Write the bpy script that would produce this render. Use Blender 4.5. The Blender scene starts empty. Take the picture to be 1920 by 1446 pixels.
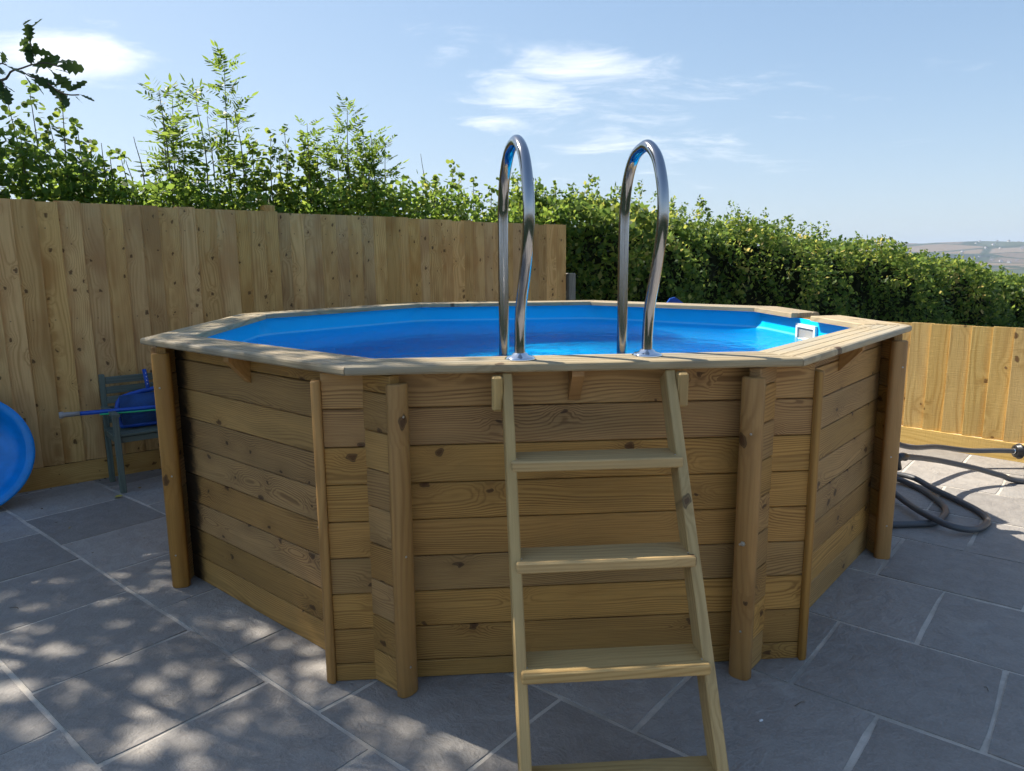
import bpy, math, random
import numpy as np
from mathutils import Vector, Matrix

# ------------------------------------------------------------------ camera, sky, sun, exposure
SC = bpy.context.scene
COL = SC.collection
R = math.radians
cam = bpy.data.cameras.new('camera')
cam.sensor_fit = 'HORIZONTAL'; cam.sensor_width = 36.0
cam.lens = 36.0 * 1357.3 / 1920.0
cam.clip_start = 0.05; cam.clip_end = 30000
cam_o = bpy.data.objects.new('camera', cam); COL.objects.link(cam_o)
cam_o.matrix_world = (Matrix.Translation((0, 0, 1.544)) @ Matrix.Rotation(R(90 - 9.803), 4, 'X')
                      @ Matrix.Rotation(R(-0.525), 4, 'Z'))
SC.camera = cam_o

SUN_AZ, SUN_EL = 58.0, 47.0            # degrees left of +Y, degrees up
TO_SUN = Vector((-math.sin(R(SUN_AZ)) * math.cos(R(SUN_EL)), math.cos(R(SUN_AZ)) * math.cos(R(SUN_EL)), math.sin(R(SUN_EL))))
world = bpy.data.worlds.new('World'); SC.world = world; world.use_nodes = True
SKY_STRENGTH = 0.15
sun = bpy.data.lights.new('sun', 'SUN'); sun.energy = 5.0; sun.angle = R(0.53); sun.color = (1.0, 0.93, 0.82)
sun_o = bpy.data.objects.new('sun', sun); COL.objects.link(sun_o)
sun_o.rotation_euler = (-TO_SUN).to_track_quat('-Z', 'Y').to_euler()
SC.view_settings.view_transform = 'Standard'; SC.view_settings.look = 'None'
SC.view_settings.exposure = 0.90; SC.view_settings.gamma = 1.0
SC.cycles.use_denoising = True
SC.cycles.use_adaptive_sampling = True; SC.cycles.adaptive_threshold = 0.035
SC.cycles.max_bounces = 5; SC.cycles.diffuse_bounces = 3; SC.cycles.glossy_bounces = 4; SC.cycles.transparent_max_bounces = 8
SC.cycles.caustics_reflective = False; SC.cycles.caustics_refractive = False


# ------------------------------------------------------------------ node helpers
class NT:
    def __init__(s, tree):
        s.t = tree; s.n = tree.nodes; s.l = tree.links

    def new(s, typ, **kw):
        nd = s.n.new(typ)
        for k, v in kw.items():
            setattr(nd, k, v)
        return nd

    def link(s, a, b):
        s.l.new(a, b)

    def put(s, sock, v):
        if isinstance(v, bpy.types.NodeSocket):
            s.l.new(v, sock)
        else:
            sock.default_value = v

    def math(s, op, a, b=0.0, c=None, clamp=False):
        nd = s.new('ShaderNodeMath', operation=op, use_clamp=clamp)
        s.put(nd.inputs[0], a)
        if op not in ('SQRT', 'SINE', 'FRACT', 'ABSOLUTE', 'EXPONENT', 'COSINE'):
            s.put(nd.inputs[1], b)
        if c is not None:
            s.put(nd.inputs[2], c)
        return nd.outputs[0]

    def mix(s, f, a, b, blend='MIX'):
        nd = s.new('ShaderNodeMix', data_type='RGBA', blend_type=blend)
        s.put(nd.inputs[0], f)
        s.put(nd.inputs[6], a if isinstance(a, bpy.types.NodeSocket) else (*a, 1.0))
        s.put(nd.inputs[7], b if isinstance(b, bpy.types.NodeSocket) else (*b, 1.0))
        return nd.outputs[2]

    def noise(s, vec, scale=1.0, detail=2.0, rough=0.5, dist=0.0):
        nd = s.new('ShaderNodeTexNoise')
        nd.inputs['Scale'].default_value = scale; nd.inputs['Detail'].default_value = detail
        nd.inputs['Roughness'].default_value = rough; nd.inputs['Distortion'].default_value = dist
        if vec is not None:
            s.put(nd.inputs['Vector'], vec)
        return nd.outputs[0]

    def vmath(s, op, a, b=None):
        nd = s.new('ShaderNodeVectorMath', operation=op)
        s.put(nd.inputs[0], a)
        if b is not None:
            s.put(nd.inputs[1], b)
        return nd.outputs['Value'] if op in ('DOT_PRODUCT', 'LENGTH', 'DISTANCE') else nd.outputs[0]

    def xyz(s, x, y, z):
        nd = s.new('ShaderNodeCombineXYZ')
        for i, v in enumerate((x, y, z)):
            s.put(nd.inputs[i], v)
        return nd.outputs[0]

    def smooth(s, v, lo, hi, a=0.0, b=1.0):
        nd = s.new('ShaderNodeMapRange', interpolation_type='SMOOTHSTEP')
        s.put(nd.inputs[0], v)
        nd.inputs[1].default_value = lo; nd.inputs[2].default_value = hi
        nd.inputs[3].default_value = a; nd.inputs[4].default_value = b
        return nd.outputs[0]

    def bump(s, h, strength, dist):
        nd = s.new('ShaderNodeBump')
        nd.inputs['Strength'].default_value = strength; nd.inputs['Distance'].default_value = dist
        s.put(nd.inputs['Height'], h)
        return nd.outputs[0]


def new_mat(name):
    m = bpy.data.materials.new(name); m.use_nodes = True
    return m, NT(m.node_tree), m.node_tree.nodes['Principled BSDF']


def plain(name, col, rough=0.5, metal=0.0, var=0.0, bump=0.0, bscale=60.0, spec=0.5):
    m, t, b = new_mat(name)
    b.inputs['Roughness'].default_value = rough; b.inputs['Metallic'].default_value = metal
    b.inputs['Specular IOR Level'].default_value = spec
    tc = t.new('ShaderNodeTexCoord')
    if var:
        n = t.noise(tc.outputs['Object'], 7.0, 4.0, 0.6)
        f = t.smooth(n, 0.3, 0.7, 1 - var, 1 + var)
        c = t.new('ShaderNodeVectorMath', operation='SCALE'); c.inputs[0].default_value = col
        t.link(f, c.inputs[3]); t.link(c.outputs[0], b.inputs['Base Color'])
    else:
        b.inputs['Base Color'].default_value = (*col, 1)
    if bump:
        t.link(t.bump(t.noise(tc.outputs['Object'], bscale, 4.0, 0.6), bump, 0.01), b.inputs['Normal'])
    return m


def wood(name, light, dark, tint, rings=0.013, knots=4.2, keep=0.7, rough=0.62, tone=0.22, tintamt=0.45, stain=None, sawn=0.0, knotcol=(0.060, 0.022, 0.008), nails=None):
    """Softwood: local X runs along the grain, local XZ is the wide face."""
    m, t, b = new_mat(name)
    tc = t.new('ShaderNodeTexCoord'); oi = t.new('ShaderNodeObjectInfo')
    sp = t.new('ShaderNodeSeparateXYZ'); t.link(tc.outputs['Object'], sp.inputs[0])
    x, y, z = sp.outputs
    r1 = oi.outputs['Random']
    r2 = t.math('FRACT', t.math('MULTIPLY', r1, 17.31))
    r3 = t.math('FRACT', t.math('MULTIPLY', r1, 53.77))
    xo = t.math('ADD', x, t.math('MULTIPLY', r1, 60.0))
    # knots
    kv = t.xyz(t.math('MULTIPLY', xo, knots * 0.8), t.math('ADD', t.math('MULTIPLY', z, knots), t.math('MULTIPLY', r2, 31.0)), 0.0)
    kw = t.vmath('ADD', kv, t.xyz(t.math('MULTIPLY', t.noise(kv, 9.0, 0.0), 0.16), 0.0, 0.0))
    vo = t.new('ShaderNodeTexVoronoi', voronoi_dimensions='2D'); vo.inputs['Scale'].default_value = 1.0
    t.link(kw, vo.inputs['Vector'])
    d = vo.outputs['Distance']
    sc_ = t.new('ShaderNodeSeparateColor'); t.link(vo.outputs['Color'], sc_.inputs[0])
    on = t.math('GREATER_THAN', sc_.outputs[0], 1.0 - keep)
    size = t.math('MULTIPLY_ADD', sc_.outputs[1], 0.05, 0.022)
    core = t.math('MULTIPLY', t.math('SUBTRACT', 1.0, t.smooth(t.math('DIVIDE', d, size), 0.55, 1.15)), on)
    halo = t.math('MULTIPLY', t.math('EXPONENT', t.math('MULTIPLY', t.math('MULTIPLY', d, d), -22.0)), on)
    # growth rings about a pith line parallel to X
    wander = t.noise(t.xyz(t.math('MULTIPLY', xo, 1.3), t.math('MULTIPLY', y, 4.0), t.math('MULTIPLY', z, 4.0)), 1.0, 1.0)
    y0 = t.math('ADD', y, t.math('MULTIPLY_ADD', r2, 0.06, 0.015))
    z0 = t.math('ADD', t.math('ADD', z, t.math('MULTIPLY', t.math('SUBTRACT', r3, 0.5), 0.16)), t.math('MULTIPLY', t.math('SUBTRACT', wander, 0.5), 0.14))
    rad = t.math('SQRT', t.math('ADD', t.math('MULTIPLY', y0, y0), t.math('MULTIPLY', z0, z0)))
    rad = t.math('ADD', rad, t.math('MULTIPLY', halo, 0.028))
    fine = t.noise(t.xyz(t.math('MULTIPLY', xo, 5.0), t.math('MULTIPLY', y, 190.0), t.math('MULTIPLY', z, 190.0)), 1.0, 2.0, 0.6)
    ph = t.math('ADD', t.math('MULTIPLY', rad, 2 * math.pi / rings), t.math('MULTIPLY', fine, 1.6))
    ring = t.math('MULTIPLY_ADD', t.math('SINE', ph), 0.5, 0.5)
    ring = t.math('POWER', ring, 2.0)
    amp = t.smooth(t.noise(t.xyz(t.math('MULTIPLY', xo, 1.7), t.math('MULTIPLY', y, 9.0), t.math('MULTIPLY', z, 11.0)), 1.0, 1.0), 0.3, 0.7, 0.25, 1.0)
    ring = t.math('MULTIPLY', ring, amp)
    blot = t.noise(t.xyz(t.math('MULTIPLY', xo, 2.2), t.math('MULTIPLY', y, 6.0), t.math('MULTIPLY', z, 7.0)), 1.0, 2.0, 0.6)
    c = t.mix(t.math('MULTIPLY', ring, 0.82), light, dark)
    c = t.mix(t.math('MULTIPLY', t.smooth(fine, 0.42, 0.75), 0.35), c, dark)
    c = t.mix(t.math('MULTIPLY', t.smooth(t.math('ADD', blot, t.math('MULTIPLY', t.math('SUBTRACT', r3, 0.5), 0.14)), 0.42, 0.72), tintamt), c, tint)
    c = t.mix(t.math('MULTIPLY', halo, 0.3), c, dark)
    c = t.mix(t.math('MULTIPLY', core, 0.85), c, knotcol)
    rim = t.math('MULTIPLY', t.math('SUBTRACT', 1.0, t.smooth(t.math('ABSOLUTE', t.math('SUBTRACT', t.math('DIVIDE', d, size), 1.0)), 0.0, 0.3)), on)
    c = t.mix(t.math('MULTIPLY', rim, 0.7), c, (0.03, 0.016, 0.008))
    if nails:                                   # rusty fixing marks in rows across the boards
        xm = t.math('ABSOLUTE', t.math('SUBTRACT', t.math('FRACT', t.math('DIVIDE', t.math('ADD', x, nails[1]), nails[0])), 0.5))
        nl = t.math('MULTIPLY', t.smooth(xm, 0.0, 0.012, 1.0, 0.0), t.smooth(t.math('ABSOLUTE', t.math('ADD', z, 0.01)), 0.0, 0.007, 1.0, 0.0))
        c = t.mix(t.math('MULTIPLY', nl, 0.8), c, (0.05, 0.03, 0.02))
    if stain:
        sx, w = stain
        sm = t.smooth(t.math('ADD', t.math('ADD', x, t.math('MULTIPLY', t.math('SUBTRACT', t.noise(tc.outputs['Object'], 9.0, 4.0, 0.65), 0.5), 0.22)), t.math('MULTIPLY', r3, 0.06)), sx, sx + w, 1.0, 0.0)
        c = t.mix(t.math('MULTIPLY', sm, 0.93), c, (0.012, 0.010, 0.008))
    hs = t.new('ShaderNodeHueSaturation'); t.link(c, hs.inputs['Color'])
    t.link(t.math('MULTIPLY_ADD', r3, 0.005, 0.4985), hs.inputs['Hue']); t.link(t.math('MULTIPLY_ADD', r1, 0.12, 0.99), hs.inputs['Saturation'])
    c = hs.outputs[0]
    val = t.math('MULTIPLY_ADD', r2, 2 * tone, 1.0 - tone)
    vs = t.new('ShaderNodeVectorMath', operation='SCALE'); t.link(c, vs.inputs[0]); t.link(val, vs.inputs[3])
    t.link(vs.outputs[0], b.inputs['Base Color'])
    b.inputs['Roughness'].default_value = rough
    b.inputs['Specular IOR Level'].default_value = 0.35
    h = fine
    if sawn:
        h = t.math('MULTIPLY_ADD', t.noise(t.xyz(t.math('MULTIPLY', xo, 170.0), t.math('MULTIPLY', y, 14.0), t.math('MULTIPLY', z, 14.0)), 1.0, 1.0), sawn * 0.6, fine)
    t.link(t.bump(h, 0.35, 0.004), b.inputs['Normal'])
    return m


def leafmat(name, cols, trans=0.55, rough=0.45, patch=None):
    """cols: list of (stop, colour) picked at random per leaf."""
    m, t, b = new_mat(name)
    g = t.new('ShaderNodeNewGeometry')
    ramp = t.new('ShaderNodeValToRGB'); ramp.color_ramp.interpolation = 'LINEAR'
    el = ramp.color_ramp.elements
    el[0].position, el[0].color = cols[0][0], (*cols[0][1], 1)
    el[1].position, el[1].color = cols[-1][0], (*cols[-1][1], 1)
    for p, c in cols[1:-1]:
        e = el.new(p); e.color = (*c, 1)
    f = g.outputs['Random Per Island']
    tc = t.new('ShaderNodeTexCoord')
    if patch:
        n = t.noise(tc.outputs['Object'], patch, 3.0, 0.6)
        f = t.math('ADD', t.math('MULTIPLY', f, 0.7), t.math('MULTIPLY', t.math('SUBTRACT', n, 0.32), 0.9), clamp=True)
    t.link(f, ramp.inputs[0])
    b.inputs['Roughness'].default_value = rough; b.inputs['Specular IOR Level'].default_value = 0.18
    t.link(ramp.outputs[0], b.inputs['Base Color'])
    tr = t.new('ShaderNodeBsdfTranslucent')
    hs = t.new('ShaderNodeHueSaturation'); hs.inputs['Hue'].default_value = 0.475; hs.inputs['Value'].default_value = 2.6
    t.link(ramp.outputs[0], hs.inputs['Color']); t.link(hs.outputs[0], tr.inputs[0])
    mx = t.new('ShaderNodeMixShader'); mx.inputs[0].default_value = trans
    t.link(b.outputs[0], mx.inputs[1]); t.link(tr.outputs[0], mx.inputs[2])
    t.link(mx.outputs[0], m.node_tree.nodes['Material Output'].inputs[0])
    return m


# ------------------------------------------------------------------ sky with thin clouds
wt = NT(world.node_tree)
sky = wt.new('ShaderNodeTexSky', sky_type='NISHITA', sun_disc=False)
sky.sun_elevation = R(SUN_EL); sky.sun_rotation = R(-SUN_AZ)
sky.altitude = 120.0; sky.air_density = 1.0; sky.dust_density = 0.7; sky.ozone_density = 2.0
wtc = wt.new('ShaderNodeTexCoord'); wd = wtc.outputs['Generated']
wsp = wt.new('ShaderNodeSeparateXYZ'); wt.link(wd, wsp.inputs[0])
zz = wt.math('ADD', wt.math('MAXIMUM', wsp.outputs[2], 0.0), 0.12)
cp = wt.xyz(wt.math('DIVIDE', wsp.outputs[0], zz), wt.math('DIVIDE', wsp.outputs[1], zz), 0.0)
cn = wt.noise(wt.vmath('MULTIPLY', cp, (1.6, 2.4, 1.0)), 1.3, 6.0, 0.66, 0.5)


def dirpx(x, y):
    c_, s_ = math.cos(R(-0.525)), math.sin(R(-0.525)); P = R(9.803)
    X, Y = x - 960, 723 - y
    a, b_ = (c_ * X - s_ * Y) / 1357.3, (s_ * X + c_ * Y) / 1357.3
    return Vector((a, math.cos(P) + b_ * math.sin(P), -math.sin(P) + b_ * math.cos(P))).normalized()


cover = None
for (px, py, rad, amp, flat) in ((60, 98, 0.10, 0.36, 2.6), (190, 108, 0.075, 0.33, 2.6), (815, 90, 0.075, 0.27, 2.2), (960, 165, 0.09, 0.25, 2.2), (1130, 130, 0.09, 0.24, 3.4),
                                 (895, 230, 0.04, 0.22, 4.0), (1180, 262, 0.22, 0.22, 3.2), (1500, 120, 0.35, 0.12, 2.0)):
    dv = dirpx(px, py)
    off = wt.vmath('MULTIPLY', wt.vmath('SUBTRACT', wd, tuple(dv)), (1.0 / rad, 1.0 / rad, flat / rad))
    g_ = wt.math('MULTIPLY', wt.math('EXPONENT', wt.math('MULTIPLY', wt.vmath('DOT_PRODUCT', off, off), -1.0)), amp)
    cover = g_ if cover is None else wt.math('ADD', cover, g_)
cl = wt.smooth(wt.math('ADD', wt.math('SUBTRACT', cn, 0.70), cover), 0.0, 0.42)
cl = wt.math('MULTIPLY', cl, wt.smooth(wsp.outputs[2], 0.02, 0.12))
# hazy summer sky: the bright low glow is softened by c / (1 + c / k)
KS = 6.2
comp = wt.vmath('DIVIDE', sky.outputs[0], wt.vmath('ADD', wt.vmath('MULTIPLY', sky.outputs[0], (1 / KS,) * 3), (1.0, 1.0, 1.0)))
comp = wt.vmath('MULTIPLY', comp, (0.89, 0.97, 1.08))
skyc = wt.mix(wt.math('MULTIPLY', cl, 0.7), comp, (5.3, 5.3, 5.3))
bg = world.node_tree.nodes['Background']
wt.link(skyc, bg.inputs[0]); bg.inputs[1].default_value = SKY_STRENGTH
world.cycles.sampling_method = 'MANUAL'; world.cycles.sample_map_resolution = 512


# ------------------------------------------------------------------ object helpers
def tag(o, label=None, cat=None, group=None, kind=None):
    if label: o['label'] = label
    if cat: o['category'] = cat
    if group: o['group'] = group
    if kind: o['kind'] = kind
    return o


def obj(name, me, mat=None, parent=None, mw=None):
    o = bpy.data.objects.new(name, me); COL.objects.link(o)
    if mat is not None and len(me.materials) == 0:
        me.materials.append(mat)
    if mw is not None:
        o.matrix_world = mw
    if parent is not None:
        o.parent = parent
    return o


def empty(name, loc=(0, 0, 0), label=None, cat=None, group=None):
    o = bpy.data.objects.new(name, None); COL.objects.link(o); o.empty_display_size = 0.1
    PARENT_LOC[o.name] = Vector(loc); o.location = loc
    return tag(o, label, cat, group)


PARENT_LOC = {}


def put(name, me, mat, parent, mw):
    """child placed by its world matrix under an unrotated parent (or a part of one)"""
    o = bpy.data.objects.new(name, me); COL.objects.link(o)
    if mat is not None and len(me.materials) == 0:
        me.materials.append(mat)
    if parent is not None:
        o.parent = parent
        base = Matrix.Identity(4); p = parent
        while p is not None:
            base = p.matrix_basis @ base if p.parent is None else p.matrix_basis @ base
            p = p.parent
        # rebuild the parent's world matrix from the top down
        chain = []; p = parent
        while p is not None:
            chain.append(p); p = p.parent
        w = Matrix.Identity(4)
        for p in reversed(chain):
            w = w @ p.matrix_basis
        o.matrix_basis = w.inverted() @ mw
    else:
        o.matrix_basis = mw
    return o


def frame(loc, X, Y, Z):
    m = Matrix.Identity(4)
    for i, v in enumerate((X, Y, Z)):
        for j in range(3):
            m[j][i] = v[j]
    for j in range(3):
        m[j][3] = loc[j]
    return m


def pm(name, V, F, smooth=False):
    me = bpy.data.meshes.new(name); me.from_pydata([tuple(v) for v in V], [], F); me.update()
    if smooth:
        me.polygons.foreach_set('use_smooth', [True] * len(me.polygons))
    return me


def polys(name, V):
    """V (N, M, 3): N separate M-gons"""
    V = np.asarray(V, dtype=np.float32); N, M, _ = V.shape
    me = bpy.data.meshes.new(name)
    me.vertices.add(N * M); me.vertices.foreach_set('co', V.reshape(-1))
    me.loops.add(N * M); me.loops.foreach_set('vertex_index', np.arange(N * M, dtype=np.int32))
    me.polygons.add(N); me.polygons.foreach_set('loop_start', np.arange(0, N * M, M, dtype=np.int32))
    me.polygons.foreach_set('loop_total', np.full(N, M, dtype=np.int32))
    me.update(calc_edges=True); me.validate()
    return me


_bc = {}


def board(L, T, W, ch=0.003):
    """chamfered plank, X length, Y thickness, Z width, centred"""
    k = (round(L, 3), round(T, 3), round(W, 3), ch)
    if k in _bc:
        return _bc[k]
    h = (L / 2, T / 2, W / 2); V = []; idx = {}
    for sx in (-1, 1):
        for sy in (-1, 1):
            for sz in (-1, 1):
                for a in range(3):
                    p = [sx * h[0], sy * h[1], sz * h[2]]
                    for j in range(3):
                        if j != a:
                            p[j] -= (sx, sy, sz)[j] * ch
                    idx[(sx, sy, sz, a)] = len(V); V.append(p)
    F = []
    for a in range(3):
        b_, c_ = (a + 1) % 3, (a + 2) % 3
        for s in (-1, 1):
            q = []
            for (u, v) in ((-1, -1), (1, -1), (1, 1), (-1, 1)):
                k3 = [0, 0, 0]; k3[a] = s; k3[b_] = u; k3[c_] = v
                q.append(idx[(*k3, a)])
            F.append(q if s > 0 else q[::-1])
    for a in range(3):
        b_, c_ = (a + 1) % 3, (a + 2) % 3
        for u in (-1, 1):
            for v in (-1, 1):
                def kk(sa, ax):
                    k3 = [0, 0, 0]; k3[a] = sa; k3[b_] = u; k3[c_] = v
                    return idx[(*k3, ax)]
                q = [kk(-1, b_), kk(1, b_), kk(1, c_), kk(-1, c_)]
                F.append(q if u * v > 0 else q[::-1])
    for sx in (-1, 1):
        for sy in (-1, 1):
            for sz in (-1, 1):
                q = [idx[(sx, sy, sz, a)] for a in range(3)]
                F.append(q if sx * sy * sz > 0 else q[::-1])
    _bc[k] = pm('board', V, F)
    return _bc[k]


def catmull(P, n=8):
    P = [Vector(p) for p in P]; Q = [2 * P[0] - P[1]] + P + [2 * P[-1] - P[-2]]; out = []
    for i in range(1, len(Q) - 2):
        a, b, c, d = Q[i - 1], Q[i], Q[i + 1], Q[i + 2]
        for k in range(n):
            t = k / n
            out.append(0.5 * ((2 * b) + (c - a) * t + (2 * a - 5 * b + 4 * c - d) * t * t + (3 * b - a - 3 * c + d) * t ** 3))
    out.append(P[-1])
    return out


def tube(name, P, r, seg=12, cap=True):
    """P list of points, r radius or list of radii"""
    P = [Vector(p) for p in P]; n = len(P)
    rr = r if isinstance(r, (list, tuple)) else [r] * n
    V = []; F = []
    tprev = (P[1] - P[0]).normalized()
    up = Vector((0, 0, 1)) if abs(tprev.z) < 0.9 else Vector((1, 0, 0))
    a = tprev.cross(up).normalized()
    for i in range(n):
        t = (P[min(i + 1, n - 1)] - P[max(i - 1, 0)]).normalized()
        a = (a - t * a.dot(t)).normalized(); b = t.cross(a)
        for k in range(seg):
            an = 2 * math.pi * k / seg
            V.append(P[i] + (a * math.cos(an) + b * math.sin(an)) * rr[i])
    for i in range(n - 1):
        for k in range(seg):
            k2 = (k + 1) % seg
            F.append((i * seg + k, i * seg + k2, (i + 1) * seg + k2, (i + 1) * seg + k))
    if cap:
        F.append(tuple(range(seg - 1, -1, -1))); F.append(tuple((n - 1) * seg + k for k in range(seg)))
    return pm(name, V, F, True)


def lathe(name, prof, seg=32, smooth=True):
    """profile (r, z) about local Z"""
    V = []; F = []
    for (r_, z_) in prof:
        for k in range(seg):
            an = 2 * math.pi * k / seg
            V.append((r_ * math.cos(an), r_ * math.sin(an), z_))
    for i in range(len(prof) - 1):
        for k in range(seg):
            k2 = (k + 1) % seg
            F.append((i * seg + k, i * seg + k2, (i + 1) * seg + k2, (i + 1) * seg + k))
    F.append(tuple(range(seg - 1, -1, -1))); F.append(tuple((len(prof) - 1) * seg + k for k in range(seg)))
    return pm(name, V, F, smooth)


UP = Vector((0, 0, 1))
I4 = Matrix.Identity(4)
rnd = random.Random(7)
rng = np.random.default_rng(11)

# ------------------------------------------------------------------ materials
M = {}
M['pool'] = wood('pool_timber', (0.475, 0.272, 0.102), (0.16, 0.075, 0.025), (0.29, 0.172, 0.066), tone=0.20, rings=0.008, knots=5.0, keep=0.75)
M['pool_stain'] = wood('pool_timber_mould', (0.465, 0.265, 0.098), (0.16, 0.075, 0.025), (0.28, 0.165, 0.062), tone=0.20, rings=0.008, knots=5.0, keep=0.75, stain=(-0.60, 0.10))
M['post'] = wood('post_timber', (0.45, 0.24, 0.084), (0.29, 0.14, 0.045), (0.37, 0.20, 0.07), rings=0.02, keep=0.25, tone=0.10)
M['cope'] = wood('coping_timber', (0.43, 0.345, 0.22), (0.26, 0.195, 0.115), (0.33, 0.30, 0.235), rings=0.016, keep=0.25, tone=0.10, tintamt=0.7, rough=0.7)
M['ladder'] = wood('ladder_timber', (0.50, 0.345, 0.155), (0.33, 0.21, 0.085), (0.39, 0.28, 0.135), rings=0.014, keep=0.22, tone=0.08)
M['fence'] = wood('fence_timber', (0.62, 0.39, 0.165), (0.42, 0.235, 0.085), (0.33, 0.15, 0.05), rings=0.012, knots=6.5, keep=0.85, tone=0.18, tintamt=0.6, rough=0.8, sawn=0.5, knotcol=(0.085, 0.034, 0.012), nails=(0.62, 0.2))
M['fence_r'] = wood('fence_timber_sawn', (0.60, 0.42, 0.17), (0.42, 0.26, 0.09), (0.44, 0.29, 0.12), rings=0.024, knots=5.0, keep=0.5, tone=0.15, rough=0.85, sawn=1.6, knotcol=(0.12, 0.055, 0.022))
M['grey_post'] = wood('weathered_timber', (0.24, 0.22, 0.17), (0.15, 0.13, 0.10), (0.18, 0.20, 0.13), tone=0.05)
M['chair'] = wood('green_weathered_timber', (0.13, 0.165, 0.135), (0.075, 0.10, 0.085), (0.16, 0.15, 0.12), tone=0.10, keep=0.1)
M['steel'] = plain('brushed_steel', (0.38, 0.385, 0.40), 0.13, 1.0)
M['chrome'] = plain('chrome', (0.78, 0.79, 0.80), 0.06, 1.0)
M['screw'] = plain('screw_steel', (0.55, 0.52, 0.46), 0.3, 1.0)
M['blue'] = plain('blue_plastic', (0.002, 0.24, 0.68), 0.32, 0, var=0.12)
M['darkblue'] = plain('dark_blue_plastic', (0.004, 0.07, 0.40), 0.35, 0, var=0.1)
M['net'] = plain('blue_net', (0.012, 0.06, 0.20), 0.8, 0, var=0.3, bump=0.5, bscale=240)
M['greyplastic'] = plain('grey_plastic', (0.30, 0.30, 0.29), 0.5)
M['green'] = plain('green_plastic', (0.02, 0.42, 0.17), 0.4)
M['white'] = plain('white_plastic', (0.80, 0.80, 0.80), 0.3)
M['black'] = plain('black_plastic', (0.014, 0.014, 0.016), 0.35)
M['bark'] = plain('bark', (0.13, 0.10, 0.07), 0.9, 0, var=0.4, bump=0.8, bscale=30)
M['twig'] = plain('twig_bark', (0.10, 0.085, 0.05), 0.8, 0, var=0.3)
M['core_shade'] = plain('hedge_core_shade', (0.018, 0.020, 0.010), 1.0, 0, var=0.4, spec=0.0)  # near-black colour stands in for the shade deep inside a hedge

# ribbed grey hose
m, t, b = new_mat('grey_hose')
b.inputs['Base Color'].default_value = (0.085, 0.088, 0.094, 1); b.inputs['Roughness'].default_value = 0.42
tc = t.new('ShaderNodeTexCoord'); t.link(t.bump(t.noise(tc.outputs['Object'], 140.0, 2.0), 0.15, 0.004), b.inputs['Normal'])
M['hose'] = m

# scuffed blue plastic
m = M['blue']; t = NT(m.node_tree); b = m.node_tree.nodes['Principled BSDF']
tc = t.new('ShaderNodeTexCoord')
src = b.inputs['Base Color'].links[0].from_socket
sc1 = t.smooth(t.noise(t.vmath('MULTIPLY', tc.outputs['Object'], (6.0, 40.0, 6.0)), 1.0, 4.0, 0.7, 1.0), 0.64, 0.72)
sc2 = t.smooth(t.noise(tc.outputs['Object'], 3.0, 2.0), 0.5, 0.6)
t.link(t.mix(t.math('MULTIPLY', t.math('MULTIPLY', sc1, sc2), 0.6), src, (0.45, 0.6, 0.75)), b.inputs['Base Color'])

# pool liner
m, t, b = new_mat('blue_liner')
tc = t.new('ShaderNodeTexCoord')
n = t.noise(tc.outputs['Object'], 1.6, 3.0)
c = t.mix(t.smooth(n, 0.3, 0.7), (0.0, 0.50, 0.95), (0.0, 0.53, 0.98))
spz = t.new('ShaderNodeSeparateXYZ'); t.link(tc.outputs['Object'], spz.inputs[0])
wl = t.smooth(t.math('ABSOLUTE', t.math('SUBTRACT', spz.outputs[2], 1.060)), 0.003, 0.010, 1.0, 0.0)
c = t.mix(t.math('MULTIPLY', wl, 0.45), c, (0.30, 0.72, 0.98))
t.link(c, b.inputs['Base Color']); b.inputs['Roughness'].default_value = 0.45; b.inputs['Specular IOR Level'].default_value = 0.2
t.link(t.bump(t.noise(tc.outputs['Object'], 3.0, 2.0), 0.15, 0.05), b.inputs['Normal'])
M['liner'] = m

# water: mirror by Fresnel over a clear surface, gentle ripples
m, t, b = new_mat('pool_water')
m.node_tree.nodes.remove(b)
tc = t.new('ShaderNodeTexCoord')
w1 = t.noise(tc.outputs['Object'], 5.0, 3.0, 0.55, 0.8)
w2 = t.noise(t.vmath('MULTIPLY', tc.outputs['Object'], (1.0, 2.0, 1.0)), 14.0, 2.0, 0.5, 0.5)
hgt = t.math('ADD', w1, t.math('MULTIPLY', w2, 0.35))
bn = t.bump(hgt, 0.7, 0.04)
fr = t.new('ShaderNodeFresnel'); fr.inputs['IOR'].default_value = 1.33; t.link(bn, fr.inputs['Normal'])
gl = t.new('ShaderNodeBsdfGlossy'); gl.inputs['Roughness'].default_value = 0.03; t.link(bn, gl.inputs['Normal'])
tp = t.new('ShaderNodeBsdfTransparent'); tp.inputs[0].default_value = (0.80, 0.98, 1.0, 1)
rf = t.new('ShaderNodeBsdfRefraction'); rf.inputs['IOR'].default_value = 1.33; rf.inputs['Roughness'].default_value = 0.0
rf.inputs['Color'].default_value = (0.80, 0.98, 1.0, 1); t.link(bn, rf.inputs['Normal'])
ge = t.new('ShaderNodeNewGeometry')
ct = t.math('ABSOLUTE', t.vmath('DOT_PRODUCT', ge.outputs['Incoming'], ge.outputs['True Normal']))
mt_ = t.new('ShaderNodeMixShader'); t.link(t.smooth(ct, 0.20, 0.32), mt_.inputs[0]); t.link(rf.outputs[0], mt_.inputs[1]); t.link(tp.outputs[0], mt_.inputs[2])
mx = t.new('ShaderNodeMixShader'); t.link(t.math('MULTIPLY', fr.outputs[0], 0.6), mx.inputs[0]); t.link(mt_.outputs[0], mx.inputs[1]); t.link(gl.outputs[0], mx.inputs[2])
t.link(mx.outputs[0], m.node_tree.nodes['Material Output'].inputs[0])
M['water'] = m

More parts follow.
